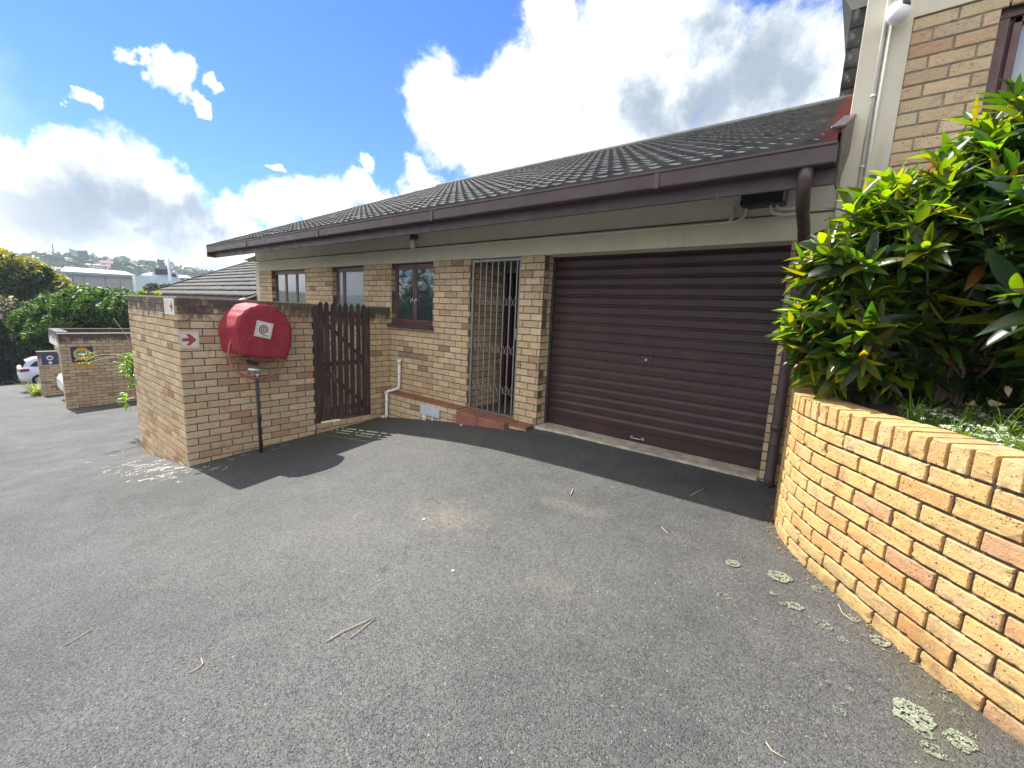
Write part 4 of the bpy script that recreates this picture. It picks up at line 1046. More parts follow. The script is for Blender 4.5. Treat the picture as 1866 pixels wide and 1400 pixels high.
# flowers + grass in the bed
def bed_point():
    while True:
        q = onZ(random.uniform(1640, 2000), random.uniform(742, 815), -.43)
        i = np.argmin((dense[:, 0]-q.x)**2+(dense[:, 1]-q.y)**2); d = math.hypot(dense[i, 0]-q.x, dense[i, 1]-q.y)
        if d > .23 and q.y < 3.9 and (q.x-dense[i, 0]) > 0: return q
fl = MB(); gr = MB()
def blade(mb, p_, d, L, w, c, ns=3, g=.5):
    sd = Vector((-d.y, d.x, 0)); sd = sd.normalized() if sd.length > 1e-3 else Vector((1, 0, 0)); prev = None; q = Vector(p_); dd = d.normalized()
    for k in range(ns+1):
        ww = w*(1-k/ns)+.0004; a = mb.vert(q+sd*ww); b2 = mb.vert(q-sd*ww)
        if prev: mb.face((prev[0], prev[1], b2, a), 0, c, True)
        prev = (a, b2); dd = (dd+Vector((0, 0, -g/ns))).normalized(); q = q+dd*(L/ns)
for k in range(1500):
    q = bed_point(); a = random.random()*6.28; e = random.uniform(.3, 1.3); d = Vector((math.cos(a)*math.cos(e), math.sin(a)*math.cos(e), math.sin(e)))
    q.z = -.46; g_ = random.random(); c = (.05+.10*g_, .13+.10*g_, .02)
    blade(gr, q, d, random.uniform(.05, .13), .0028, c, g=random.uniform(.3, 1.4))
for (px_, py_) in ((1668, 762), (1760, 770), (1830, 790), (1700, 752), (1600, 738)):
    for k in range(26):
        q = onZ(px_, py_, -.44)+Vector((random.uniform(-.02, .02), random.uniform(-.02, .02), 0)); a = random.random()*6.28; e = random.uniform(.7, 1.4)
        blade(gr, q, Vector((math.cos(a)*math.cos(e), math.sin(a)*math.cos(e), math.sin(e))), random.uniform(.10, .20), .003, (.14, .24, .03), g=random.uniform(.4, 1.3), ns=4)
o = gr.build('grass', M_GRASS); tag(o, 'green grass blades growing in the planter bed', 'grass', kind='stuff')
for k in range(210):
    q = bed_point(); q.z = -.44+random.uniform(.0, .045)
    if onZ(1680, 770, -.43).x-.05 > q.x: continue
    for j in range(random.randint(5, 10)):
        pc = q+Vector((random.gauss(0, .009), random.gauss(0, .009), random.gauss(0, .004))); nn = Vector((random.gauss(0, .5), random.gauss(0, .5), 1)).normalized(); s1 = nn.orthogonal().normalized(); s2 = nn.cross(s1); r0 = random.uniform(.0028, .005)
        w_ = random.uniform(.6, .85)
        for h in range(4):
            a = h*PI/2+j; c1 = pc+(s1*math.cos(a)+s2*math.sin(a))*r0
            fl.poly([pc, c1+(s1*math.cos(a+1)+s2*math.sin(a+1))*r0*.6, c1+(s1*math.cos(a)+s2*math.sin(a))*r0*.6+nn*r0*.2, c1+(s1*math.cos(a-1)+s2*math.sin(a-1))*r0*.6], 0, (w_, w_, w_*.98))
o = fl.build('white_flowers', M_PETAL); tag(o, 'low white alyssum blossoms massed in the planter bed', 'flowers', kind='stuff')

# ================================================================== GROUND
mb = MB()
def dens(a, b_, n_): return list(np.linspace(a, b_, n_))
xs = dens(-48, -12, 70)+dens(-11.7, 3, 120)+dens(3.3, 12, 20); ys = dens(-25, -2, 40)+dens(-1.8, 4.4, 70)+dens(4.6, 20, 30)
ids = [[mb.vert((x_, y_, gz(x_, y_)+.004*noise.noise(Vector((x_*1.2, y_*1.2, 0))))) for y_ in ys] for x_ in xs]
for i in range(len(xs)-1):
    for j in range(len(ys)-1): mb.face((ids[i][j], ids[i+1][j], ids[i+1][j+1], ids[i][j+1]), 0, (1, 1, 1), True)
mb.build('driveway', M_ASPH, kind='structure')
# terrain out to the hills
SKY = [(-40, .030), (0, .066), (60, .064), (98, .062), (160, .066), (240, .060), (330, .054), (400, .049), (470, .045), (900, .04)]
def az(p): return math.atan2(p.y, -p.x)
def hill_el(a):
    x_ = a
    pts_ = [(-.6, .04), (.02, .044), (.06, .049), (.10, .054), (.17, .060), (.22, .058), (.30, .050), (.5, .043), (1.2, .03)]
    return np.interp(x_, [p_[0] for p_ in pts_], [p_[1] for p_ in pts_])
def terr(r, a):
    n_ = noise.noise(Vector((math.cos(a)*r*.006, math.sin(a)*r*.006, 2)))
    if r < 60: z = -5-(r-20)*.05
    else: z = -7
    t = max(0, min(1, (r-150)/500)); t = t*t*(3-2*t)
    top = hill_el(a)*650-11
    z = z*(1-t)+top*t+n_*6*t+(-8*max(0, min(1, (r-60)/60)))*(1-t)
    if r > 650: z -= (r-650)*.06
    return z
mb = MB(); rads = [14, 30, 45, 60, 80, 110, 150, 190, 240, 290, 340, 390, 440, 500, 560, 620, 680, 800, 1000, 1400]; NA = 180
def tf(i, j):
    a = 2*PI*i/NA; r = rads[j]; aa = a if a < PI else a-2*PI
    return (-r*math.cos(aa), r*math.sin(aa), terr(r, aa) if r > 14 else -9)
mb.grid(tf, NA, len(rads)-1, wrapu=True)
mb.build('hill', simple('hill_green', (.045, .075, .035), .9, .4, .02), kind='structure')
# forest on the hill
mb = MB()
for k in range(1700):
    a = random.uniform(-.05, .50); r = 270+400*random.random()**.6; z = terr(r, a); s_ = random.uniform(4.5, 9)*(r/560)
    if 350 < r < 535 and az(udir(153, 484)) < a < az(udir(225, 484)): continue
    if random.random() < .05: s_ *= 1.5
    cx, cy = -r*math.cos(a), r*math.sin(a); g_ = random.uniform(.6, 1.35); c0 = (.030*g_, .062*g_, .022*g_)
    if random.random() < .2: c0 = (.05*g_, .075*g_, .02*g_)
    for q in range(46):
        v_ = Vector((random.gauss(0, 1), random.gauss(0, 1), abs(random.gauss(0, 1))-.35)).normalized(); p_ = Vector((cx, cy, z+s_*.3))+Vector((v_.x*s_, v_.y*s_, v_.z*s_*.8))*random.uniform(.75, 1.08)
        nn = (v_+Vector((random.gauss(0, .4), random.gauss(0, .4), random.gauss(0, .4)))).normalized(); s1 = nn.orthogonal().normalized(); s2 = nn.cross(s1); t_ = s_*random.uniform(.22, .42); c = jit(c0, .25)
        mb.poly([p_-s1*t_, p_-s2*t_*.8, p_+s1*t_, p_+s2*t_*.8], 0, c)
o = mb.build('forest', M_FOL); tag(o, 'hazy dark green woods covering the far hillside', 'woods', kind='stuff')
# far houses on the hill, mast
def far(px_, py_, D): d = udir(px_, py_); h = math.hypot(d.x, d.y); return d*(D/h)
def far_box(name, label, cat_, x0, x1, y0, y1, D, roofc, wallc, rh_=.35, strips=0):
    a = far(x0, y1, D); b_ = far(x1, y1, D); top = far(x0, y0, D).z; z0 = min(a.z, b_.z); H_ = top-z0
    t = thing(name, ((a.x+b_.x)/2, (a.y+b_.y)/2, z0), label, cat_)
    u = (b_-a); u.z = 0; Lw = u.length; u.normalize(); nn = Vector((-abs(u.y), 0, 0)); dp = Vector((-1, 0, 0))*max(6, Lw*.4)
    A = Vector((a.x, a.y, z0)); mb = MB()
    wz = H_*(1-rh_)
    def P(s_, d, z_): return tuple(A+u*s_+dp*d+Vector((0, 0, z_)))
    for q in (((0, 0), (Lw, 0)), ((Lw, 0), (Lw, 1)), ((Lw, 1), (0, 1)), ((0, 1), (0, 0))): mb.poly([P(*q[0], -8), P(*q[1], -8), P(*q[1], wz), P(*q[0], wz)])
    w_ = mb.build('wall', wallc, t)
    mb = MB(); e = Lw*.03
    mb.poly([P(-e, -.08, wz), P(Lw+e, -.08, wz), P(Lw*.9, .5, H_), P(Lw*.1, .5, H_)]); mb.poly([P(Lw+e, 1.08, wz), P(-e, 1.08, wz), P(Lw*.1, .5, H_), P(Lw*.9, .5, H_)])
    mb.poly([P(Lw+e, -.08, wz), P(Lw+e, 1.08, wz), P(Lw*.9, .5, H_)]); mb.poly([P(-e, 1.08, wz), P(-e, -.08, wz), P(Lw*.1, .5, H_)])
    mb.build('roof', roofc, t)
    nw = max(2, int(Lw/5))
    for k in range(nw):
        mb = MB(); s_ = Lw*(k+.3)/nw; mb.poly([P(s_, -.01, wz*.3), P(s_+Lw*.4/nw, -.01, wz*.3), P(s_+Lw*.4/nw, -.01, wz*.75), P(s_, -.01, wz*.75)]); mb.build('window', M_DARKIN, t)
M_RR = simple('far_red_roof', (.30, .12, .10), .8, .1, .3); M_RG = simple('far_grey_roof', (.34, .38, .36), .6, .08, .05); M_FW = simple('far_wall', (.62, .56, .53), .8, .05, .1); M_FG = simple('far_beige', (.50, .50, .46), .8, .05, .1)
far_box('hill_house', 'large red-roofed house on the far hillside, above the warehouse', 'house', 183, 212, 474, 486, 520, M_RR, M_FW)
far_box('hill_house', 'long pale terrace house below the red-roofed hill house', 'house', 186, 222, 482, 488, 505, M_RR, M_FW, .4)
far_box('hill_house', 'small beige house left of the red-roofed hill house', 'house', 157, 167, 480, 486, 510, M_FG, M_FG)
far_box('hill_house', 'small pale house directly left of the red-roofed hill house', 'house', 171, 184, 481, 486, 500, M_FG, M_FW)
far_box('hill_house', 'low house in the trees behind the yellow tree, at left', 'house', 0, 30, 467, 476, 560, M_RR, M_FG)
p0 = far(98, 468, 610); t = thing('radio_mast', tuple(p0), 'thin radio mast standing on the hill skyline', 'mast'); mb = MB(); mb.tube([p0-Vector((0, 0, 8)), p0+Vector((0, 0, 12))], [.7, .3], 6); mb.tube([p0+Vector((1.2, 2, -4)), p0+Vector((1.2, 2, 5))], [.25, .15], 5); mb.build('tower', M_DARKM, t)
# warehouse
wh = thing('warehouse', tuple(far(200, 530, 130)), 'long warehouse with a pale pink wall and green-grey roof below the hill', 'warehouse')
A = far(118, 538, 120); B = far(248, 545, 122); zt1 = far(118, 495, 120).z; zt2 = far(248, 502, 122).z
def WP(t, d, z): v_ = A*(1-t)+B*t; return (v_.x-d, v_.y+d*.12, z)
mb = MB(); mb.poly([WP(0, 0, A.z-4), WP(1, 0, A.z-4), WP(1, 0, zt2), WP(0, 0, zt1)]); mb.poly([WP(1, 0, A.z-4), WP(1, 26, A.z-4), WP(1, 26, zt2), WP(1, 0, zt2)]); mb.poly([WP(0, 26, A.z-4), WP(0, 0, A.z-4), WP(0, 0, zt1), WP(0, 26, zt1)])
mb.build('wall', simple('warehouse_wall', (.44, .38, .36), .7, .05, .2), wh)
mb = MB(); zr = far(150, 489, 140).z; mb.poly([WP(-.02, -.6, zt1), WP(1.02, -.6, zt2), WP(.98, 18, far(248, 496, 140).z), WP(.02, 18, zr)]); mb.poly([WP(-.02, -.6, zt1-.5), WP(1.02, -.6, zt2-.5), WP(1.02, -.6, zt2), WP(-.02, -.6, zt1)]); mb.build('roof', M_RG, wh)
for t_ in (.12, .27, .56, .78):
    mb = MB(); mb.poly([WP(t_, -.06, A.z), WP(t_+.006, -.06, A.z), WP(t_+.006, -.06, zt1-.6), WP(t_, -.06, zt1-.6)]); mb.build('joint', M_DARKIN, wh)
mb = MB(); mb.poly([WP(.64, -.05, zt1-3.6), WP(.78, -.05, zt1-3.6), WP(.78, -.05, zt1-1.6), WP(.64, -.05, zt1-1.6)]); mb.build('vent', simple('vent_grey', (.36, .33, .32), .7), wh)
mb = MB(); mb.poly([WP(.12, -.07, A.z-4), WP(1, -.07, A.z-4), WP(1, -.07, A.z+1.0), WP(.12, -.07, A.z+1.8)]); mb.build('lower_wall', simple('warehouse_base', (.17, .14, .14), .8), wh)
bl = thing('white_building', tuple(far(280, 540, 118)), 'white flat-roofed factory block with a chimney, right of the warehouse', 'building')
mb = MB()
def prism(x0, x1, y0, y1, D, dep=14):
    a = far(x0, y1, D); b_ = far(x1, y1, D); z1_ = far(x0, y0, D).z; z2_ = far(x1, y0, D).z; q = [a, b_]; zb = a.z-3
    o_ = [(a.x, a.y), (b_.x, b_.y), (b_.x-dep, b_.y+1), (a.x-dep, a.y+1)]; zt3 = [z1_, z2_, z2_, z1_]
    lo = [mb.vert((p_[0], p_[1], zb)) for p_ in o_]; hi = [mb.vert((p_[0], p_[1], zt3[k])) for k, p_ in enumerate(o_)]
    for k in range(4): mb.face((lo[k], lo[(k+1) % 4], hi[(k+1) % 4], hi[k]))
    mb.face(hi)
prism(249, 281, 503, 540, 117.5); prism(279, 326, 496, 520, 121); prism(282, 324, 512, 540, 117)
mb.build('wall', simple('factory_white', (.60, .66, .70), .7, .04, .2), bl)
mb = MB(); p0 = far(309, 500, 119); mb.tube([p0-Vector((0, 0, 3)), p0+Vector((0, 0, 3.2))], .26, 10); mb.build('chimney', M_WHITE, bl)
for k in range(5):
    mb = MB(); p0 = far(286+k*4, 493.5, 120); mb.box(p0-Vector((.4, .4, .8)), p0+Vector((.4, .4, .3))); mb.build('roof_vent', M_DARKM, bl)
mb = MB(); a = far(312, 499, 120.8); b_ = far(320, 505, 120.8); mb.poly([(a.x+.4, a.y, b_.z), (b_.x+.4, b_.y, b_.z), (b_.x+.4, b_.y, a.z), (a.x+.4, a.y, a.z)]); mb.build('window', M_DARKIN, bl)
far_box('shed', 'low pale-roofed shed just right of the white factory block', 'shed', 326, 350, 500, 512, 150, M_FG, M_FW, .5)

# ================================================================== TREES AND HEDGES
def crown(mb, ells, n_, s, cols, bias=.5, flat=.6):
    for k in range(n_):
        e = random.choices(ells, [q[1][0]*q[1][1] for q in ells])[0]; c0, r0 = Vector(e[0]), e[1]
        v_ = Vector((random.gauss(0, 1), random.gauss(0, 1), random.gauss(0, 1))).normalized()
        rr = 1-.35*random.random()**1.5 + .22*noise.noise(v_*2.5+c0)
        p_ = c0+Vector((v_.x*r0[0], v_.y*r0[1], v_.z*r0[2]))*rr
        nn = (v_*bias+Vector((random.gauss(0, .6), random.gauss(0, .6), random.gauss(0, .6)+.3))).normalized(); s1 = nn.orthogonal().normalized()
        a = random.random()*6.28; s2 = nn.cross(s1); d1 = s1*math.cos(a)+s2*math.sin(a); d2 = nn.cross(d1); q = s*random.uniform(.6, 1.4)
        c = cols(v_, p_)
        mb.poly([p_-d1*q, p_-d2*q*.45+nn*q*.1, p_+d1*q, p_+d2*q*.45+nn*q*.1], 0, c)
def tree(name, label, cat_, base, ells, n_, s, cols, group=None, trunks=1, tr=.2, cat2=None):
    t = thing(name, base, label, cat_, group); mb = MB(); crown(mb, ells, n_, s, cols); mb.build('crown', M_FOL, t)
    mb = MB()
    for e in ells[:6]:
        b0 = Vector(base); c0 = Vector(e[0]); mb.tube([b0, b0.lerp(c0, .4)+Vector((0, 0, .3*tr)), b0.lerp(c0, .75), c0], [tr, tr*.7, tr*.45, tr*.2], 7)
    mb.build('trunk', M_BARK, t)
# yellow-flowering tree, left
D = 48; el = []
for (px_, py_, rp) in ((-40, 510, 60), (20, 505, 38), (70, 515, 32), (100, 535, 26), (120, 548, 16), (30, 545, 34), (80, 555, 24), (-20, 545, 40), (0, 490, 26), (55, 495, 22)):
    c0 = far(px_, py_, D+random.uniform(-1.5, 2.5)); r0 = rp*D/F*.80; el.append((tuple(c0), (r0*1.0, r0*1.1, r0*.8)))
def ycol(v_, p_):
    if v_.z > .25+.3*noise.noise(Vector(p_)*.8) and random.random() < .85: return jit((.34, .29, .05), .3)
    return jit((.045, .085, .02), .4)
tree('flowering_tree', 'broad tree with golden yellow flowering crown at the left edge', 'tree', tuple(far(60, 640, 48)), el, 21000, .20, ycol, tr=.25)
# lime hedge-tree above the bay walls
el = []
for (px_, py_, rp, D) in ((75, 590, 32, 26), (110, 565, 30, 25), (150, 560, 34, 24), (195, 560, 36, 23), (235, 565, 32, 22), (90, 610, 26, 25), (140, 595, 34, 24), (200, 595, 34, 24), (60, 612, 20, 26), (240, 600, 30, 23), (125, 545, 14, 25), (165, 540, 15, 25)):
    c0 = far(px_, py_, D); r0 = rp*D/F*.85; el.append((tuple(c0), (r0, r0*1.05, r0*.85)))
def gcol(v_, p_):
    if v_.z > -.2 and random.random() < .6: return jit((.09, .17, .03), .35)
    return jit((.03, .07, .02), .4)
b0 = far(150, 690, 25)
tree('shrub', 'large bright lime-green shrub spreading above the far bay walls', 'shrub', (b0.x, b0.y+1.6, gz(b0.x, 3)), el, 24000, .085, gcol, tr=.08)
# dark bush with pinkish bloom
el = []
for (px_, py_, rp, D) in ((-30, 600, 55, 41), (10, 585, 34, 40), (35, 580, 24, 40), (20, 630, 40, 41), (50, 615, 26, 41), (-10, 650, 40, 41), (60, 650, 30, 42), (30, 668, 30, 42)):
    c0 = far(px_, py_, D); r0 = rp*D/F*.85; el.append((tuple(c0), (r0, r0*1.05, r0*.9)))
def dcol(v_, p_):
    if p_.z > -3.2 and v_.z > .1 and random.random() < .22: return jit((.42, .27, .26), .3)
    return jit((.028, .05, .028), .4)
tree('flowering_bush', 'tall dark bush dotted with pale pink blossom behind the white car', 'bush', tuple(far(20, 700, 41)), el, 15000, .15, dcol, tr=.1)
# mid-distance greenery
for (px_, py_, rp, D, nm, lb, cc, n_) in ((172, 541, 24, 60, 'tree', 'grey-green tree in front of the warehouse wall', (.10, .16, .09), 3500), (222, 540, 15, 62, 'tree', 'pale feathery tree right of the grey-green tree, before the warehouse', (.14, .2, .12), 2500),
                              (293, 526, 12, 95, 'tree', 'round dark tree in front of the white factory block', (.03, .06, .025), 2000), (148, 552, 24, 55, 'tree', 'low bluish tree behind the lime shrub', (.06, .11, .06), 3500)):
    c0 = far(px_, py_, D); r0 = rp*D/F; el = [((c0.x, c0.y+random.uniform(-.8, .8)*r0, c0.z+random.uniform(-.35, .25)*r0), (r0*.7, r0*.75, r0*.55)) for _ in range(5)]
    tree(nm, lb, 'tree', (c0.x, c0.y, c0.z-r0*1.8), el, n_, .16*D/60*1.3, lambda v_, p_, cc=cc: jit(cc, .4), tr=.2)
# belt of lower greenery that hides the valley floor (one mass, uncountable)
mb = MB(); el = []
for k in range(46):
    px_ = random.uniform(-60, 330); c0 = far(px_, random.uniform(566, 590), random.uniform(62, 85)); el.append((tuple(c0), (3, random.uniform(2.5, 4), random.uniform(1.8, 2.6))))
crown(mb, el, 16000, .35, lambda v_, p_: jit((.05, .09, .035), .5))
o = mb.build('undergrowth', M_FOL); tag(o, 'mixed green undergrowth filling the valley below the warehouse', 'undergrowth', kind='stuff')
# leafy plant poking round the left end of the screen wall
t = thing('leafy_plant', (-9.6, 1.8, gz(-9.6, 1.8)), 'lime leafy plant with bare arching twigs behind the screen wall', 'plant')
mb = MB(); tw = MB()
for k in range(26):
    p_ = atX(random.uniform(225, 245), random.uniform(640, 745) if k > 14 else random.uniform(642, 680), -9.6)+Vector((random.uniform(-.2, .2), 0, 0)); 
    for j in range(5):
        d = Vector((random.gauss(0, .5), random.gauss(-.35, .6), random.gauss(0, .5))); leaf(mb, p_, d, Vector((0, 0, 1)), random.uniform(.09, .17), .03, jit((.05, .12, .012), .4), curl=.6)
mb.build('foliage', M_LEAF, t)
def twig(P, X, r=.006):
    tw = MB(); tw.tube([atX(x_, y_, X) for x_, y_ in P], r, 5); tw.build('stem', M_PT, t)
M_PT = simple('pale_twig', (.42, .44, .34), .8)
twig([(243, 652), (225, 649), (205, 646), (185, 646), (170, 650), (160, 656), (152, 662)], -9.7); twig([(230, 655), (205, 652), (180, 655), (165, 660)], -9.7, .005); twig([(228, 668), (205, 664), (190, 660)], -9.7, .004); twig([(246, 724), (238, 726), (230, 729), (227, 734)], -8.9, .012)
twig([(247, 700), (243, 680), (238, 662)], -9.9, .008); twig([(243, 628), (225, 605), (207, 580)], -12.5, .006)
mb = MB()
for k in range(60):
    p_ = atX(random.uniform(140, 172), random.uniform(642, 662), -9.7); leaf(mb, p_, Vector((random.gauss(0, 1), random.gauss(0, 1), random.gauss(0, 1))), Vector((0, 0, 1)), .045, .014, jit((.12, .15, .08), .3), ns=2)
mb.build('twig_leaves', M_LEAF, t)
t = thing('weed', tuple(atX(250, 538, -7.5)), 'tiny yellow-green weed growing on top of the screen wall', 'weed')
mb = MB()
for (px_, py_) in ((258, 533), (262, 532), (287, 533)):
    p_ = atX(px_, py_+5, -7.0)
    for j in range(7): leaf(mb, p_, Vector((random.gauss(0, .6), random.gauss(0, .6), 1)), Vector((1, 0, 0)), .07, .02, jit((.06, .10, .012)), ns=3)
mb.build('foliage', M_LEAF, t)
# thin grass at the foot of far wall
mb = MB()
for k in range(90):
    p_ = Vector((-22.2+random.uniform(-.2, .2), 1.35+random.uniform(-.1, .15), 0)); p_.z = gz(p_.x, p_.y); a = random.random()*6.28
    blade(mb, p_, Vector((math.cos(a)*.5, math.sin(a)*.5, 1)), random.uniform(.4, .95), .02, jit((.20, .24, .12)), g=.7)
o = mb.build('grass_tuft', M_GRASS, origin=(-22.2, 1.35, gz(-22.2, 1.35))); tag(o, 'pale grass tuft at the foot of the farthest bay wall, next to the white car', 'grass')

# ================================================================== CARS
def hatch(name, loc, label, flip=1):
    t = thing(name, loc, label, 'car', 'white cars parked in the bays'); X, Y, Z = loc
    # body by lofted half-sections along the length (y local: 0 rear .. 4 front)
    sec = [(0.0, .34, .62, .90, .62), (.06, .26, .80, .98, .74), (.35, .20, .87, 1.02, .82), (1.0, .18, .88, 1.00, .84), (2.2, .18, .88, .96, .84), (2.9, .18, .87, .93, .82), (3.6, .20, .84, .84, .74), (3.92, .26, .74, .72, .60), (4.0, .34, .60, .62, .50)]
    def P(x_, y_, z_): return (X+x_, Y+flip*y_, Z+z_)
    mb = MB()
    def body(i, j):
        y_, zb, w, zt3, wt = sec[i]; prof_ = [(-w*.9, zb), (-w, zb+.15), (-w, (zb+zt3)/2+.05), (-wt, zt3), (0, zt3+.03), (wt, zt3), (w, (zb+zt3)/2+.05), (w, zb+.15), (w*.9, zb), (0, zb-.02)]
        p_ = prof_[j % 10]; return P(p_[0], y_, p_[1])
    mb.grid(body, len(sec)-1, 10); mb.poly([body(0, j) for j in range(10)]); mb.poly([body(len(sec)-1, j) for j in range(9, -1, -1)])
    bd = sub(mb.build('body', M_CARW, t))
    cab = [(.12, .99, .74), (.30, 1.28, .62), (.62, 1.43, .58), (1.5, 1.46, .58), (2.1, 1.42, .57), (2.95, .95, .72)]
    mb = MB()
    A = [[mb.vert(P(s_*q[2]*1.12 if False else s_*q[2], q[0], q[1])) for s_ in (-1, 1)] for q in cab]
    B_ = [[mb.vert(P(s_*.80, max(.12, min(2.95, q[0])), .95)) for s_ in (-1, 1)] for q in cab]
    for k in range(len(cab)-1):
        if 1 <= k <= 3: mb.face((A[k][0], A[k][1], A[k+1][1], A[k+1][0]), 0)
        else: mb.face((A[k][0], A[k][1], A[k+1][1], A[k+1][0]), 1)
    mb.build('roof', [M_CARW, M_CARG], t)
    mb = MB()
    for s_ in (-1, 1):
        bot = [(.42, .99), (2.7, .95)]; top = [(2.05, 1.38), (.85, 1.38), (.52, 1.22)]
        def sd(y_, z_): w = .80-(z_-.95)*.47; return P(s_*w*1.0, y_, z_)
        mb.poly([sd(.14, .97), sd(2.93, .95), sd(2.12, 1.41), sd(1.5, 1.45), sd(.62, 1.42), sd(.3, 1.27)], 0)
        mb.poly([P(s_*(.81-(z_-.95)*.47), y_, z_) for y_, z_ in ((.40, 1.06), (.75, .99), (2.6, .99), (2.02, 1.36), (.95, 1.37), (.62, 1.28))], 1)
    mb.build('side_panel', [M_CARW, M_CARG], t)
    for s_ in (-1, 1):
        mb = MB(); mb.poly([P(s_*.79, -.0, .78), P(s_*.60, -.045, .80), P(s_*.60, -.01, .92), P(s_*.76, .04, .93)]); mb.poly([P(s_*.885, .05, .76), P(s_*.885, .38, .82), P(s_*.86, .36, .93), P(s_*.79, .04, .92)]); mb.build('tail_lamp', M_LAMP, t)
        mb = MB(); mb.poly([P(s_*.80, 3.78, .62), P(s_*.55, 3.99, .60), P(s_*.58, 3.95, .72), P(s_*.78, 3.66, .76)]); mb.build('headlight', M_MILK, t)
        mb = MB(); mb.obox(Vector(P(s_*.95, 2.45, 1.0)), (.09, .06, .07), Matrix.Identity(3), bev=.03); mb.build('wing_mirror', M_CARW, t)
        for yy in (.72, 3.22):
            mb = MB(); c0 = Vector(P(s_*.80, yy, .30)); mb.tube([c0+Vector((-.1*s_, 0, 0)), c0+Vector((.09*s_, 0, 0))], .31, 20); wl = sub(mb.build('wheel', M_TYRE, t))
            mb = MB(); mb.tube([c0+Vector((.085*s_, 0, 0)), c0+Vector((.1*s_, 0, 0))], .19, 14); mb.build('rim', M_GALV, wl)
    mb = MB(); mb.box(P(-.26, -.012, .52), P(.26, .01, .63)); mb.build('number_plate', M_SIGNW, t)
    return t
q = atX(34, 690, -34.0)
hatch('parked_car', (-34.9, q.y+.04, gz(-34.9, 1.9)), 'white hatchback parked tail-out in front of the dark bush')
hatch('parked_car', (-18.85, 5.66, gz(-18.8, 1.8)+.02), 'white car nose peeping out from behind the nearer bay wall', flip=-1)

# ================================================================== SMALL GROUND THINGS
def crust(mb, cx, cy, R_, n_, ring=.62, irr=.35, el=1.0, col=(.27, .295, .21), rot=0):
    for k in range(n_):
        a = random.random()*6.28; rr = R_*(ring+(1-ring)*random.random()**.7) if random.random() < .45 else R_*random.random()**.5
        rr *= 1+irr*noise.noise(Vector((math.cos(a)*1.5+cx*9, math.sin(a)*1.5+cy*9, 0)))
        if noise.noise(Vector((math.cos(a)*rr*60, math.sin(a)*rr*60, cx*30))) < -.22 and rr < R_*.8: continue
        x_ = rr*math.cos(a); y_ = rr*math.sin(a)*el; x_, y_ = x_*math.cos(rot)-y_*math.sin(rot)+cx, x_*math.sin(rot)+y_*math.cos(rot)+cy
        z_ = gz(x_, y_)+.0048+random.uniform(0, .002); s_ = (R_*random.uniform(.03, .08)+.0012)*(1.2-.4*rr/R_); c = jit(col, .22); m_ = random.randint(4, 6); ph = random.random()*6
        mb.poly([(x_+s_*math.cos(ph+2*PI*i/m_)*random.uniform(.5, 1.2), y_+s_*math.sin(ph+2*PI*i/m_)*random.uniform(.5, 1.2), z_+random.uniform(-.0015, .002)) for i in range(m_)], 0, c)
m_, nt, b, out = mat('lichen'); n = N(nt); n.link(n.tint(), b.inputs['Base Color']); b.inputs['Roughness'].default_value = .95; M_LICH = m_
mb = MB()
def gpt(px_, py_):
    z = -1.4
    for _ in range(6):
        q = onZ(px_, py_, z); z = gz(q.x, q.y)
    return q
for (px_, py_, R_, n_) in ((1335, 1028, .038, 260), (1420, 1052, .055, 420), (1408, 1083, .018, 90), (1448, 1106, .035, 220), (1425, 1102, .014, 60), (1603, 1170, .036, 300), (1662, 1305, .062, 480), (1682, 1335, .026, 140), (1748, 1352, .040, 300), (1772, 1342, .012, 40),
                        (1490, 1075, .03, 90), (1556, 1128, .028, 80), (1500, 1140, .035, 90), (1535, 1168, .022, 60), (1700, 1370, .032, 130), (1722, 1275, .018, 50), (1745, 1300, .014, 40), (1675, 1272, .010, 24), (1547, 1257, .014, 34), (1118, 890, .022, 60), (1108, 897, .008, 14), (1265, 952, .016, 40), (1255, 1062, .014, 26), (1318, 1088, .03, 50), (1372, 1128, .016, 24), (1450, 1215, .012, 20), (1508, 1245, .010, 16), (1530, 1298, .02, 30), (1390, 1290, .02, 20)):
    q = gpt(px_, py_); crust(mb, q.x, q.y, R_, int(n_*1.7))
for k in range(70):       # pale crusts at the foot of the screen wall
    px_ = random.gauss(285, 45); py_ = 855-abs(random.gauss(0, 1))*0+random.gauss(0, 13)+(px_-300)*.02
    q = gpt(px_, py_)
    if q.y > 1.44 and -8.1 < q.x < -5.88: continue
    crust(mb, q.x, q.y, random.uniform(.03, .085), 45, ring=.2, irr=.9, el=random.uniform(.3, .7), col=(.56, .57, .52), rot=random.uniform(0, 3))
for (px_, py_) in ((235, 795), (215, 808), (240, 815), (205, 830), (160, 842), (185, 862), (235, 878), (410, 855), (420, 838), (375, 852), (445, 830), (520, 812), (365, 857), (500, 820)):
    q = gpt(px_, py_)
    if q.x < -5.88 and q.y > 1.45: continue
    crust(mb, q.x, q.y, .06, 40, ring=.2, irr=.9, el=.4, col=(.52, .53, .48), rot=random.uniform(0, 3))
for k in range(130):
    q = gpt(random.uniform(200, 1800), random.uniform(850, 1395))
    if q.y > 3.2 or q.x > .6: continue
    crust(mb, q.x, q.y, random.uniform(.003, .008), 6, col=(.5, .48, .42))
o = mb.build('lichen', M_LICH); tag(o, 'pale green lichen crusts scattered on the asphalt', 'lichen', kind='stuff')
def ground_twig(P, r, label, nm='twig', m_=M_TWIG):
    pts = [gpt(*p_)+Vector((0, 0, r+.004)) for p_ in P]; o0 = pts[0].copy(); mb = MB(); mb.tube(pts, r, 6); o = mb.build(nm, m_, origin=o0); tag(o, label, 'twig')
ground_twig([(594, 1172), (625, 1153), (655, 1140), (684, 1126)], .003, 'longer dry twig of the crossed pair in the middle of the driveway')
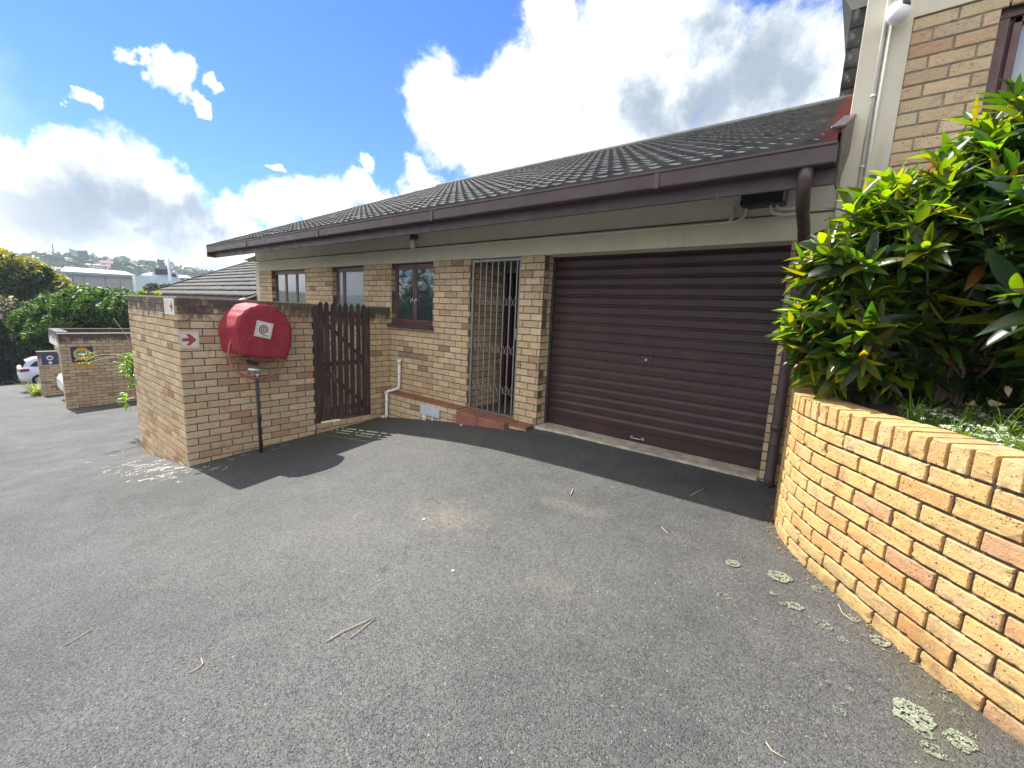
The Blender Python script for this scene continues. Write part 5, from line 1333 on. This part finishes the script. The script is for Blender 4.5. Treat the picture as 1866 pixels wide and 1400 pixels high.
ground_twig([(638, 1165), (660, 1148), (683, 1129)], .0025, 'shorter dry twig meeting the longer one in the middle of the driveway')
ground_twig([(120, 1178), (145, 1163), (168, 1149)], .0025, 'thin dark twig on the asphalt at the lower left')
ground_twig([(345, 1228), (362, 1220), (370, 1212), (367, 1202)], .0025, 'curled pale stalk on the asphalt left of the crossed twigs')
ground_twig([(1040, 904), (1044, 893)], .004, 'small stick on sunlit asphalt before the garage')
ground_twig([(1258, 905), (1270, 898), (1283, 892)], .003, 'thin straw lying in the garage shadow')
ground_twig([(1205, 962), (1213, 970), (1218, 975)], .002, 'tiny straw below the garage shadow edge')
ground_twig([(1527, 1103), (1535, 1120), (1552, 1133), (1565, 1137)], .002, 'curved straw between lichen patches beside the planter')
ground_twig([(1395, 1355), (1405, 1370), (1430, 1385)], .002, 'fine straw near the bottom edge by the planter')
lt = MB()
for k in range(260):
    t_ = random.random()**1.3*1.9+.35; p_ = psurf(t_, 0, random.random()**2*.09+.005); q = Vector((p_[0], p_[1], gz(p_[0], p_[1])+.006)); a = random.random()*6.28; L = random.uniform(.006, .03); w_ = L*random.uniform(.15, .5)
    d1 = Vector((math.cos(a), math.sin(a), random.uniform(-.1, .3))); d2 = Vector((-math.sin(a), math.cos(a), random.uniform(-.2, .2))); c = jit(random.choice([(.22, .13, .06), (.12, .07, .04), (.30, .22, .12)]), .3)
    lt.poly([q-d1*L*.5, q-d2*w_*.5, q+d1*L*.5, q+d2*w_*.5], 0, c)
for k in range(160):
    px_ = random.choice([random.uniform(990, 1400), random.uniform(350, 700)]); q = gpt(px_, (782+(px_-985)*.25 if px_ > 900 else 849-(px_-344)*.27)+random.uniform(2, 9)); a = random.random()*6.28; L = random.uniform(.005, .02)
    if q.x < -5.86: continue
    d1 = Vector((math.cos(a), math.sin(a), .1)); d2 = Vector((-math.sin(a), math.cos(a), 0)); q.z += .006
    lt.poly([q-d1*L*.5, q-d2*L*.2, q+d1*L*.5, q+d2*L*.2], 0, jit((.25, .19, .12), .4))
o = lt.build('leaf_litter', M_LICH); tag(o, 'dry leaf litter gathered along the wall feet', 'litter', kind='stuff')
def stone(px_, py_, r, label):
    q = gpt(px_, py_); mb = MB(); sd = random.random()*9
    def fn(i, j):
        th_ = 2*PI*i/10; ph = -PI/2+PI*j/6; d = Vector((math.cos(th_)*math.cos(ph), math.sin(th_)*math.cos(ph), math.sin(ph)*.6)); k = r*(1+.4*noise.noise(d*1.5+Vector((sd, 0, 0)))); return q+Vector((0, 0, r*.4))+d*k
    mb.grid(fn, 10, 6, wrapu=True); o = mb.build('pebble', simple('pebble%d' % px_, (.5, .46, .4), .8, .2, 60), origin=q); tag(o, label, 'pebble')
stone(773, 948, .014, 'pale pebble on the light patch of asphalt'); stone(840, 776, .02, 'white stone at the foot of the tiled step'); stone(826, 1042, .012, 'small grey pebble near the middle of the driveway')

# trees across the driveway (seen mirrored in the window panes)
for (x_, y_, h_, lb) in ((-9, -15, 7.0, 'dark tree behind the camera, nearest of the row mirrored in the panes'), (-16, -17, 9.0, 'tallest dark tree mirrored in the kitchen window'), (-24, -16, 7.5, 'leafy tree beyond the tallest mirrored one'), (-33, -18, 8.5, 'broad tree at the far end of the mirrored row')):
    zg = gz(x_, y_); el = [((x_+random.uniform(-2, 2), y_+random.uniform(-1.5, 1.5), zg+h_*random.uniform(.35, .85)), (1.8, 1.8, h_*.28)) for _ in range(7)]
    tree('tree', lb, 'tree', (x_, y_, zg), el, 2600, .22, lambda v_, p_: jit((.035, .065, .02), .4), tr=.18)
# damp coastal air between here and the hills
mb = MB(); mb.box((-1600, -1500, -90), (400, 1500, 75)); hz = mb.build('haze', None)
m_, nt, b, out = mat('haze_air'); nt.nodes.remove(b); pv = nt.nodes.new('ShaderNodeVolumePrincipled'); pv.inputs['Color'].default_value = (.80, .90, 1, 1); pv.inputs['Density'].default_value = .00055; pv.inputs['Anisotropy'].default_value = .0
nt.links.new(pv.outputs[0], out.inputs['Volume']); hz.data.materials.clear(); hz.data.materials.append(m_); tag(hz, 'thin bluish air haze over the valley', 'haze', kind='stuff')

# ================================================================== LIGHT, SKY
to_sun = Vector((-.80, -.016, 1.0)).normalized()
sun = bpy.data.lights.new('sun', 'SUN'); sun.energy = 4.7; sun.angle = math.radians(.6); sun.color = (1, .95, .86)
so = bpy.data.objects.new('sun', sun); COL.objects.link(so); so.rotation_euler = (-to_sun).to_track_quat('-Z', 'Y').to_euler()
w = bpy.data.worlds.new('World'); scn.world = w; w.use_nodes = True; nt = w.node_tree; nt.nodes.clear(); n = N(nt)
sky = n.new('ShaderNodeTexSky', sky_type='NISHITA'); sky.sun_disc = False; sky.sun_elevation = math.asin(to_sun.z); sky.sun_rotation = math.atan2(to_sun.x, to_sun.y)
sky.air_density = 1.0; sky.dust_density = .15; sky.ozone_density = 3.0
D_ = n.new('ShaderNodeTexCoord').outputs['Generated']; Dn = n.vmath('NORMALIZE', D_)
wob = n.noise(Dn, 5.5, 8, .62, .2, color=True); wv = n.vmath('SUBTRACT', wob, (.5, .5, .5))
sc2 = n.new('ShaderNodeVectorMath', operation='SCALE'); n.link(wv, sc2.inputs[0]); sc2.inputs[3].default_value = .16; wv = sc2.outputs[0]
Dw = n.vmath('ADD', Dn, wv)
def blobs(L_, vec):
    acc = None
    for (x_, y_, r) in L_:
        c0 = udir(x_, y_); r0 = (udir(x_+r, y_)-udir(x_-r, y_)).length/2; r1 = (udir(x_, y_+r)-udir(x_, y_-r)).length/2; rr = (r0+r1)/2
        d = n.vmath('DISTANCE', vec, tuple(c0), out=1); v_ = n.math('MULTIPLY_ADD', d, -1/rr, 1.0)
        acc = v_ if acc is None else n.math('MAXIMUM', acc, v_)
    return acc
CL = [(110, 370, 110), (1100, 260, 90), (950, 290, 100), (140, 165, 20), (160, 178, 16), (372, 148, 18), (350, 188, 22), (240, 100, 22), (655, 290, 18), (510, 303, 14), (690, 350, 30), (735, 335, 30), (965, 20, 45), (1010, 70, 70), (880, 150, 60), (235, 395, 100), (850, 215, 110), (800, 190, 75), (960, 190, 130), (1080, 110, 130), (1130, 30, 110), (1010, 20, 70), (1250, 110, 150), (1400, 120, 130), (1500, 110, 90), (900, 290, 90), (1010, 270, 110), (770, 325, 40), (1150, 230, 130), (720, 347, 22), (1330, 220, 120), (1480, 190, 90),
      (40, 310, 105), (150, 290, 100), (230, 330, 100), (310, 370, 90), (60, 420, 130), (200, 440, 130), (350, 430, 90), (150, 245, 45), (420, 400, 55), (500, 375, 62), (570, 362, 62), (640, 345, 45), (600, 400, 60), (450, 440, 60),
      (298, 130, 44), (255, 100, 14), (340, 175, 20), (545, 335, 15), (515, 305, 10), (655, 300, 12)]
dn = blobs(CL, Dw)
fb = n.noise(Dn, 9, 9, .62)
dens_ = n.math('ADD', dn, n.math('ADD', n.math('MULTIPLY', n.math('SUBTRACT', fb, .5), 1.15), n.math('MULTIPLY', n.math('SUBTRACT', n.noise(Dn, 26, 8, .7, .4), .5), .55)))
# unseen broken cloud behind the camera, added for reflections and fill light
el = n.xyz(Dn); oth = n.noise(Dn, 2.3, 8, .6); back = n.ramp(el[1], -.25, .15, 1, 0); oth = n.math('MULTIPLY', n.ramp(oth, .44, .56), back)
mask = n.math('MAXIMUM', n.ramp(dens_, -.02, .42), oth)
low = n.ramp(el[2], .04, .16, .75, 0); low = n.math('MULTIPLY', low, n.ramp(n.noise(n.map(Dn, (3, 3, 14)), 3, 6, .6), .35, .6, .35, 1))
mask = n.math('MAXIMUM', mask, low)
GR = [(1180, 210, 90), (1300, 60, 80), (150, 410, 150), (300, 420, 110), (60, 395, 90), (170, 365, 90), (350, 380, 70), (1370, 130, 170), (110, 370, 110), (30, 365, 80), (220, 385, 90), (320, 405, 80), (400, 425, 50), (1290, 190, 120), (1450, 160, 90), (640, 362, 30), (560, 385, 30), (250, 440, 60)]
gy_ = blobs(GR, Dw); gy_ = n.math('ADD', gy_, n.math('MULTIPLY', n.math('SUBTRACT', n.noise(Dn, 10, 9, .65), .5), 1.5)); gy_ = n.ramp(gy_, -.25, .85, 0, .92)
tone = n.ramp(n.noise(Dn, 13, 8, .65), .32, .62, .66, 1.15)
cf = n.new('ShaderNodeVectorMath', operation='SCALE'); cf.inputs[0].default_value = (6.6, 6.75, 6.9); n.link(tone, cf.inputs[3])
cc = n.mix(gy_, cf.outputs[0], (1.45, 1.85, 2.35))
cc = n.mix(back, cc, (10.5, 10, 9.3))  # unseen back clouds made brighter and warmer to lift the ambient fill
wisp = n.ramp(dens_, .05, .8, .75, 1.0)
skyc = n.mix(1.0, sky.outputs[0], (.27, .485, .84), 'MULTIPLY')
colr = n.mix(mask, skyc, cc)
bg = n.new('ShaderNodeBackground'); n.link(colr, bg.inputs[0]); bg.inputs[1].default_value = .12
wo = n.new('ShaderNodeOutputWorld'); n.link(bg.outputs[0], wo.inputs[0])
scn.view_settings.view_transform = 'Standard'; scn.view_settings.look = 'None'; scn.view_settings.exposure = 1.07; scn.view_settings.gamma = 1
scn.cycles.max_bounces = 6; scn.cycles.transparent_max_bounces = 4; scn.cycles.volume_bounces = 0
for o in bpy.data.objects:
    if '_o' in o:
        del o['_o']
